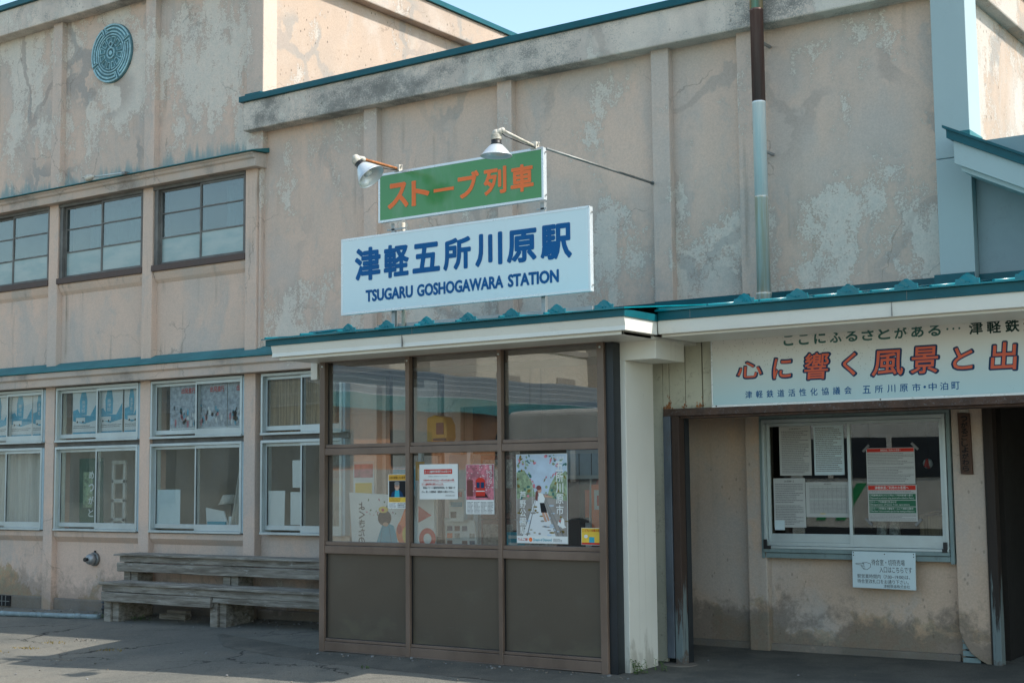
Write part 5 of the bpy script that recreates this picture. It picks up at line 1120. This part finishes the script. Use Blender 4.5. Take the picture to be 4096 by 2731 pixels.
for r_ in range(4):
    for c_ in range(4):
        if (r_*4+c_) % 5: m.quad(-7.985+c_*0.084, -7.925+c_*0.084, 0.95+r_*0.065, 0.995+r_*0.065, y, ('clear_print', 'brick_red', 'orange', 'navy_dk')[(r_+c_*2) % 4])
text(m, '津軽鉄道グッズ', -7.95, -7.75, 1.222, 1.240, y, 'inkgrey')
part('card', m, None, ms); part('foot', MB().box(-7.98, -7.64, 10.33, 10.5, 0.87, 0.90), 'white', ms)
solo('low_table', MB().box(-8.1, -7.2, 10.25, 10.6, 0.83, 0.868).box(-8.08, -8.04, 10.27, 10.31, 0.04, 0.83).box(-7.26, -7.22, 10.27, 10.31, 0.04, 0.83), 'white', 'white table carrying the menu stand in the porch', 'table', (-7.65, 10.4, 0.04))
bd = thing('ticket_machine', 'tall pale blue ticket machine cabinet behind the middle porch glass', 'machine', (-8.35, 11.2, 0.06))
part('cabinet', MB().box(-8.62, -8.22, 11.2, 11.6, 0.05, 1.85), 'alu_blue', bd, 0.008); part('panel', MB().box(-8.58, -8.26, 11.19, 11.2, 1.0, 1.5), 'paper_bl', bd)
rb = thing('noren_banner', 'dark red cloth banner with white and black brush writing behind the right porch glass', 'banner', (-6.45, 10.6, 0.1))
m = MB().prism([(-6.62, 0.62), (-6.38, 0.62), (-6.36, 1.78), (-6.58, 1.74)], 'y', 10.6, 10.605, 'brick_red'); vtext(m, 'ようこそ', -6.55, -6.42, 1.70, 0.95, 10.598, 'red', 0.03)
part('cloth', m, None, rb); part('pole', MB().tube([(-6.66, 10.61, 0.06), (-6.60, 10.61, 1.84), (-6.34, 10.61, 1.86)], 0.01, 8), 'white', rb)
rb['label'] = 'dark red cloth banner on a white pole behind the right porch glass'
solo('leaflet_rack', MB().box(-7.05, -6.66, 11.2, 11.5, 0.06, 1.7, 'int_dark').box(-7.03, -6.87, 11.18, 11.2, 1.25, 1.5, 'orange').box(-6.85, -6.68, 11.18, 11.2, 1.25, 1.5, 'paper_bl').box(-7.03, -6.87, 11.18, 11.2, 0.95, 1.2, 'paper').box(-6.85, -6.68, 11.18, 11.2, 0.95, 1.2, 'red'), None,
     'leaflet rack with orange and white leaflets behind the right porch poster', 'rack', (-6.85, 11.35, 0.06))
IP = 'posters and leaflets inside the porch'
def inpost(name, label, x0, x1, z0, z1, y, base, shapes, cat='poster'):
    m = MB().box(x0, x1, y, y+0.004, z0, z1, base); w, h = x1-x0, z1-z0
    for k, (a, b, c_, d, mt) in enumerate(shapes): m.quad(x0+a*w, x0+b*w, z0+c_*h, z0+d*h, y-0.001-k*0.0004, mt)
    solo(name, m, None, label, cat, ((x0+x1)/2, y, z0), IP)
inpost('event_poster', 'orange and white event poster hanging right of the tall town poster in the porch', -6.40, -6.13, 1.086, 1.553, 10.280, 'orange', ((.1, .9, .55, .9, 'paper'), (.2, .8, .62, .8, 'red'), (.1, .9, .08, .2, 'amber')))
inpost('leaflet', 'cyan leaflet at the bottom right corner of the middle porch pane', -7.36, -7.17, 1.0, 1.14, 10.4, 'teal_ink', ((.1, .9, .6, .8, 'paper'), (.1, .6, .2, .35, 'paper')), 'leaflet')
inpost('leaflet', 'white price leaflet below the white notice on the middle porch pane', -7.908, -7.744, 1.232, 1.523, 10.280, 'paper', ((.1, .9, .75, .9, 'red'), (.1, .9, .45, .6, 'posterblue'), (.1, .5, .1, .3, 'ink')), 'leaflet')
inpost('timetable', 'pale timetable sheet hung behind the town poster in the right porch pane', -6.644, -6.235, 1.600, 1.905, 10.280, 'posterwhite', ((.05, .95, .8, .92, 'navy'), (.05, .95, .1, .7, 'printsky'), (.3, .32, .1, .7, 'ink'), (.6, .62, .1, .7, 'ink')), 'timetable')
inpost('event_poster', 'pink and yellow event poster at the far left inside the porch', -9.050, -8.793, 1.279, 1.784, 10.280, 'posterwhite', ((.05, .95, .7, .95, 'pink'), (.1, .9, .35, .6, 'yellow'), (.1, .6, .08, .25, 'green_dk')))
inpost('event_poster', 'tall narrow blue poster peeking out left of the town poster in the porch', -7.04, -6.93, 1.187, 1.738, 10.280, 'posterblue', ((.1, .9, .7, .92, 'paper'), (.2, .8, .3, .6, 'greengrey')))
gv = MB(); R = random.Random(77)
for k in range(420):
    if k < 260: x = R.uniform(-16.5, -9.3); y = 11.72-abs(R.gauss(0, 0.22))
    elif k < 340: x = R.uniform(-9.2, -5.7); y = 9.86-abs(R.gauss(0, 0.10))
    else: x = R.uniform(-16, -4); y = R.uniform(8.0, 11.3)
    r_ = R.uniform(0.004, 0.013) if k % 9 else R.uniform(0.012, 0.022); z = gz(x, y)+0.004
    if x > -9.2: z += 0.008
    gv.lathe((x, y, z), (R.uniform(-.3, .3), R.uniform(-.3, .3), 1), [(-r_*.4, r_*.6), (0, r_), (r_*.5, r_*.55)], 5, ('inkgrey', 'plinth', 'ramp')[k % 3])
tag(part('grit', gv), kind='stuff')
solo('wall_poster', MB().box(-9.9, -9.42, 11.822, FW-0.001, 1.1, 1.75, 'posterwhite').quad(-9.88, -9.44, 1.5, 1.72, 11.821, 'teal_ink').quad(-9.86, -9.6, 1.14, 1.45, 11.821, 'amber').ell(-9.55, 1.32, .08, .1, 11.820, 'yellow'), None,
     'colourful poster on the stucco wall inside the porch', 'poster', (-9.66, 11.83, 1.1))

# ------------------------------------------------------------------ behind the left-hand office windows
WY = 11.832
def busposter(x0, w, lab):
    def d(m, y):
        m.quad(x0+.01, x0+w-.01, 2.20, 2.255, y, 'posterblue')
        m.poly([(x0+.01, 2.40), (x0+.01, 2.53), (x0+.10, 2.55), (x0+.17, 2.47), (x0+w-.12, 2.46), (x0+w-.01, 2.60), (x0+w-.01, 2.40), (x0+w*.5, 2.36)], y, 'posterblue')
        m.poly([(x0+w*.32, 2.47), (x0+w*.30, 2.65), (x0+w*.38, 2.78), (x0+w*.55, 2.78), (x0+w*.62, 2.65), (x0+w*.60, 2.47)], y-.001, 'posterblue')
        vtext(m, '奥津軽', x0+w*.38, x0+w*.53, 2.66, 2.50, y-.002, 'posterwhite'); m.quad(x0+.07, x0+.25, 2.385, 2.44, y-.001, 'posterwhite'); m.ell(x0+.10, 2.385, .014, .014, y-.002, 'ink', 10); m.ell(x0+.21, 2.385, .014, .014, y-.002, 'ink', 10)
        rules(m, x0+.02, x0+w-.02, 2.30, 2.345, 2, y, 'inkgrey')
    return paper('bus_poster', lab, x0, x0+w, 2.195, 2.79, WY, 'posterwhite', 'poster', 'blue and white posters hung in the office windows', 0, d)
for x, lab in ((-15.20, 'blue and white poster left of the stile in the second upper office window'), (-14.70, 'blue and white poster right of the stile in the second upper office window'), (-14.20, 'blue and white poster cut off by the right jamb of the second upper office window'),
               (-16.98, 'blue and white poster left of the stile in the leftmost upper office window'), (-16.50, 'blue and white poster in the middle of the leftmost upper office window'), (-16.02, 'narrow blue and white poster at the right of the leftmost upper office window')):
    busposter(x, 0.47 if x not in (-14.20, -16.02) else 0.30, lab)
def photoposter(x0, w, lab):
    def d(m, y):
        R = random.Random(int(x0*100))
        m.quad(x0, x0+w, 2.255, 2.78, y, 'postergrey'); 
        for k in range(26): m.ell(x0+R.uniform(.03, w-.03), R.uniform(2.30, 2.5), R.uniform(.012, .026), R.uniform(.02, .05), y-.0008, ('postergrey', 'posterwhite', 'posterblue', 'pink', 'printsky')[k % 5], 9)
        if w > .4: text(m, '出発進行', x0+.20, x0+.44, 2.665, 2.735, y-.002, 'red', 0.02)
        else: text(m, '出発', x0+.15, x0+.26, 2.665, 2.735, y-.002, 'red', 0.02)
        m.quad(x0, x0+w, 2.195, 2.255, y-.0005, 'posterwhite'); rules(m, x0+.03, x0+w-.03, 2.21, 2.245, 1, y-.001, 'ink', .6)
    return paper('photo_poster', lab, x0, x0+w, 2.195, 2.79, WY, 'posterwhite', 'poster', 'grey photo posters hung in the office window', 0, d)
photoposter(-13.36, 0.485, 'grey photo poster with red writing left of the stile in the third upper office window')
photoposter(-12.865, 0.485, 'grey photo poster with red writing right of the stile in the third upper office window')
photoposter(-12.37, 0.29, 'cut off grey photo poster at the right end of the third upper office window')
rbm = MB()
for k in range(46): rbm.box(-11.74+k*0.0225, -11.72+k*0.0225, 11.87, 11.876, 2.15, 2.80)
bl = thing('reed_blind', 'straw coloured reed blind in the upper office window next to the porch', 'blind', (-11.2, 11.87, 2.15))
part('reeds', rbm, 'reed', bl); part('rail', MB().box(-11.75, -10.69, 11.865, 11.88, 2.80, 2.815), 'woodframe', bl)
def curtain(x0, x1, z0, z1, y, label, taper=0.0):
    m = MB(); n = 40; vs = []
    for i in range(n+1):
        u = i/n
        for zt in (0, .33, .66, 1):
            z = z0+(z1-z0)*zt; xx = x0+(x1-x0)*u+taper*(1-u)*(zt)*1.0
            vs.append((xx, y+0.03*math.sin(u*34+zt*0.7), z))
    fs = []
    for i in range(n):
        for k in range(3): a = i*4+k; fs.append((a, a+4, a+5, a+1))
    m.add(vs, fs, None, True); return solo('curtain', m, 'curtain', label, 'curtain', ((x0+x1)/2, y, z0))
curtain(-12.42, -12.09, 1.07, 2.03, 11.93, 'bunched white curtain at the right of the lower office window above the bench', 0.22)
curtain(-17.1, -15.75, 1.07, 2.03, 11.95, 'pale net curtain in the leftmost lower office window')
curtain(-12.6, -12.05, 4.30, 5.17, 12.0, 'pale curtain behind the right pane of the upper storey window nearest the main block')
curtain(-15.2, -13.9, 4.30, 5.17, 12.05, 'pale curtain behind the middle upper storey window')
WP = 'blank white papers stuck in the office windows'
paper('blank_paper', 'wide blank white sheet at the lower left of the office window above the bench', -13.585, -13.155, 1.095, 1.52, 11.825, 'paper_bl', 'paper', WP)
paper('blank_paper', 'large blank sheet at the lower left of the office window beside the porch', -11.70, -11.43, 1.08, 1.50, 11.825, 'paper', 'paper', WP, -0.01)
paper('blank_paper', 'lower right one of three blank sheets beside the porch', -11.345, -11.125, 1.12, 1.485, 11.825, 'paper', 'paper', WP)
paper('blank_paper', 'upper one of three blank sheets in the window beside the porch', -11.32, -11.15, 1.535, 1.84, 11.825, 'paper', 'paper', WP, 0.006)
def d12(m, y):
    m.quad(-15.085, -14.90, 1.3, 1.75, y, 'printgreen'); 
    for i, c_ in enumerate('めっがと'): text(m, c_, -14.975, -14.875, 1.66-i*0.16, 1.76-i*0.16, y-.001, 'posterwhite', 0.02)
paper('cloth_hanging', 'dark green cloth with white brush writing hanging in the second office window', -15.17, -14.70, 1.10, 1.92, 11.93, 'greencloth', 'cloth', None, 0.02, d12)
ic = thing('wire_shelf', 'pale cream rack of rounded openings leaning inside the second office window', 'rack', (-14.5, 12.0, 0.2))
fr_ = MB()
for z in (1.12, 1.36, 1.60, 1.84): fr_.box(-14.63, -14.36, 12.0, 12.03, z, z+0.05)
fr_.box(-14.63, -14.58, 12.0, 12.03, 0.2, 1.84).box(-14.41, -14.36, 12.0, 12.03, 0.2, 1.84); part('frame', fr_, 'curtain', ic, 0.008)
dl = thing('desk_lamp', 'cream shaded desk lamp behind the window above the bench', 'lamp', (-12.62, 12.1, 1.0))
part('shade', MB().lathe((-12.62, 12.1, 1.45), (0.1, 0, -1), [(0, .07), (.02, .08), (.11, .13), (.112, .12), (.03, .07)], 20), 'curtain', dl); part('stem', MB().tube([(-12.62, 12.12, 1.0), (-12.58, 12.14, 1.42)], .012, 8), 'darkpost', dl)
pl_ = thing('paper_stack', 'stack of papers and a blue booklet on the desk behind the window above the bench', 'papers', (-12.75, 11.98, 1.0))
part('sheets', MB().prism([(-12.86, 1.09), (-12.50, 1.09), (-12.58, 1.26), (-12.88, 1.30)], 'y', 11.98, 12.0).box(-12.5, -12.3, 11.99, 12.1, 1.09, 1.2), 'paper', pl_); part('booklet', MB().box(-12.82, -12.52, 11.95, 11.972, 1.09, 1.14), 'teal_ink', pl_)
solo('desk', MB().box(-13.6, -12.05, 11.92, 12.7, 1.03, 1.07).box(-13.55, -13.5, 12.0, 12.6, 0.15, 1.03).box(-12.15, -12.1, 12.0, 12.6, 0.15, 1.03), 'interior', 'plain desk behind the office window above the bench', 'desk', (-12.8, 12.3, 0.15))
solo('steel_cabinet', MB().box(-13.2, -12.75, 14.6, 15.1, 0.15, 2.1).box(-13.19, -12.98, 14.585, 14.6, 0.2, 2.05).box(-12.97, -12.76, 14.585, 14.6, 0.2, 2.05), 'opp_beige', 'beige steel cabinet at the back of the office', 'cabinet', (-13.0, 14.9, 0.15), None, 0.006)

# ------------------------------------------------------------------ weeds and grass
def weed(x, y, n, h, label, mat='leaf', seed=1, cat='weed', spread=0.05):
    R = random.Random(seed); t = thing('weed', label, cat, (x, y, gz(x, y)), 'weeds growing at the foot of the building'); m = MB(); sm_ = MB()
    for s in range(n):
        bx, by = x+R.gauss(0, spread), y+R.gauss(0, spread*.5); z0 = gz(bx, by); hh = h*R.uniform(.5, 1.1); lean = Vector((R.uniform(-.4, .4), R.uniform(-.4, .4), 1))*hh
        base = Vector((bx, by, z0)); sm_.tube([base, base+lean], .0015, 5)
        for k in range(9):
            p = base+lean*(k+1)/9; a = R.uniform(0, 6.28); d = Vector((math.cos(a), math.sin(a), R.uniform(.1, .7))).normalized(); L_ = R.uniform(.018, .034)*(h/.1)**.5; side = d.cross(Vector((0, 0, 1))).normalized()*L_*.28
            m.add([p, p+d*L_*.5+side, p+d*L_, p+d*L_*.5-side], [(0, 1, 2, 3)])
    part('leaves', m, mat, t); part('stem', sm_, mat, t); return t
weed(-5.86, 10.06, 9, 0.12, 'leafy green weed at the front corner of the cream column', seed=1, spread=.06)
weed(-5.80, 10.28, 5, 0.09, 'small green weed beside the side of the cream column', seed=2, spread=.04)
weed(-6.02, 9.98, 4, 0.05, 'tiny weed in front of the cream column base', seed=3, spread=.03)
weed(-13.25, 11.30, 14, 0.05, 'patch of green weed under the left end of the bench', seed=4, spread=.14)
weed(-13.93, 11.28, 6, 0.07, 'green tuft beside the tap at the end of the pipe', seed=5, spread=.05)
weed(-8.1, 9.33, 5, 0.03, 'tiny green tuft in the crack before the porch', seed=6, spread=.03)
for i, (x, y, lb) in enumerate(((-12.75, 9.40, 'largest yellow moss clump on the sunlit asphalt'), (-12.75, 9.75, 'small yellow moss clump in the sun behind the largest one'), (-12.9, 9.13, 'thin streak of yellow moss on the asphalt farthest from the wall'), (-11.62, 9.55, 'dry moss clump near the point of the sunlit patch'), (-12.55, 9.95, 'dull moss clump in the shade edge'), (-11.55, 8.95, 'dark moss clump at the shade of the canopy'))):
    R = random.Random(i+20); m = MB()
    for k in range(70):
        px, py = x+R.gauss(0, .09), y+R.gauss(0, .035); z = gz(px, py)-0.002; h = R.uniform(.006, .02); w = R.uniform(.004, .010); a = R.uniform(0, 3.1)
        m.add([(px-w*math.cos(a), py-w*math.sin(a), z), (px+w*math.cos(a), py+w*math.sin(a), z), (px+R.uniform(-.012, .012), py+R.uniform(-.01, .01), z+h)], [(0, 1, 2)])
    solo('moss_clump', m, 'leaf2' if i < 4 else 'bench', lb, 'moss', (x, y, gz(x, y)), 'moss clumps on the asphalt')

# ------------------------------------------------------------------ the street behind the viewer, seen in the glass
oh = thing('orange_house', 'orange rendered house with slate blue roof across the street, mirrored in the porch glass', 'house', (-33, -17, -0.1))
part('wall', MB().box(-26.0, -25.9, -30, -6, 1.9, 3.95), 'opp_orange', oh); part('base', MB().box(-25.95, -25.85, -30, -6, -0.2, 1.9), 'opp_grey', oh)
part('wall', MB().box(-40, -26.0, -6.1, -6.0, -0.2, 3.95), 'opp_beige', oh)
part('roof', MB().prism([(-25.3, 3.85), (-31, 5.35), (-33, 5.4), (-41, 3.85), (-41, 3.7), (-25.3, 3.7)], 'y', -31, -5.4), 'opp_roof', oh)
part('fascia', MB().box(-25.28, -25.2, -31, -5.4, 3.55, 3.95), 'teal_dull', oh)
for y in (-27, -22, -17, -12, -8.5): part('window', MB().box(-25.9, -25.84, y-0.9, y+0.9, 2.0, 3.0), 'opp_win', oh)
for x in (-38, -34, -30): part('window', MB().box(x-0.8, x+0.8, -6.0, -5.95, 1.0, 2.6), 'opp_win', oh)
wb_ = thing('white_block', 'pale concrete block with small dark windows across the street, mirrored in the porch glass', 'building', (-38, -45, -0.1))
part('wall', MB().box(-58, -41.5, -62, -9, -0.2, 9.3), 'opp_white', wb_)
for k in range(9):
    for j in range(1): part('window', MB().box(-41.5, -41.42, -13-k*5.2-0.9, -13-k*5.2+0.9, 6.1+j*2.9, 6.9+j*2.9), 'opp_grey', wb_)
part('band', MB().box(-41.5, -41.40, -62, -9, 8.2, 8.5), 'opp_grey', wb_)
for k in range(3): part('pier', MB().box(-41.5, -40.6, -20-k*15, -16.5-k*15, -0.2, 9.0), 'opp_grey', wb_)
bs = thing('parked_bus', 'cream bus with green stripes parked behind the viewer, mirrored in the ticket window', 'bus', (-11, -4.5, -0.1))
part('body', MB().box(-16.5, -5.8, -5.8, -3.4, 0.35, 2.95), 'bus_white', bs, 0.12, 4)
part('windows', MB().box(-16.2, -6.2, -3.4, -3.385, 1.55, 2.35), 'opp_win', bs)
pl = MB()
for k in range(9): pl.box(-16.2+k*1.25-0.05, -16.2+k*1.25+0.05, -3.384, -3.374, 1.55, 2.35)
part('pillars', pl, 'bus_white', bs); part('skirt', MB().box(-16.4, -5.9, -3.41, -3.385, 0.36, 0.62), 'opp_win', bs)
stp = MB()
for k in range(5): stp.prism([(-12.8+k*0.42, 0.75), (-12.6+k*0.42, 0.75), (-12.1+k*0.42, 1.45), (-12.3+k*0.42, 1.45)], 'y', -3.40, -3.392)
part('stripes', stp, 'bus_green', bs)
for x in (-14.8, -8.0): part('wheel', MB().lathe((x, -3.7, 0.38), (0, 1, 0), [(0, .48), (.32, .48)], 24), 'black', bs)
hs = thing('far_house', 'grey house with dark roof farther along the street', 'house', (-60, -10, -0.1))
part('wall', MB().box(-66, -50, -24, -8, -0.2, 5.6), 'opp_beige', hs); part('roof', MB().prism([(-49.4, 5.5), (-58, 8.4), (-66.6, 5.5)], 'y', -25, -7.2), 'opp_roof', hs)
for y in (-20, -15, -11): part('window', MB().box(-50, -49.94, y-1, y+1, 1.2, 2.8), 'opp_win', hs)
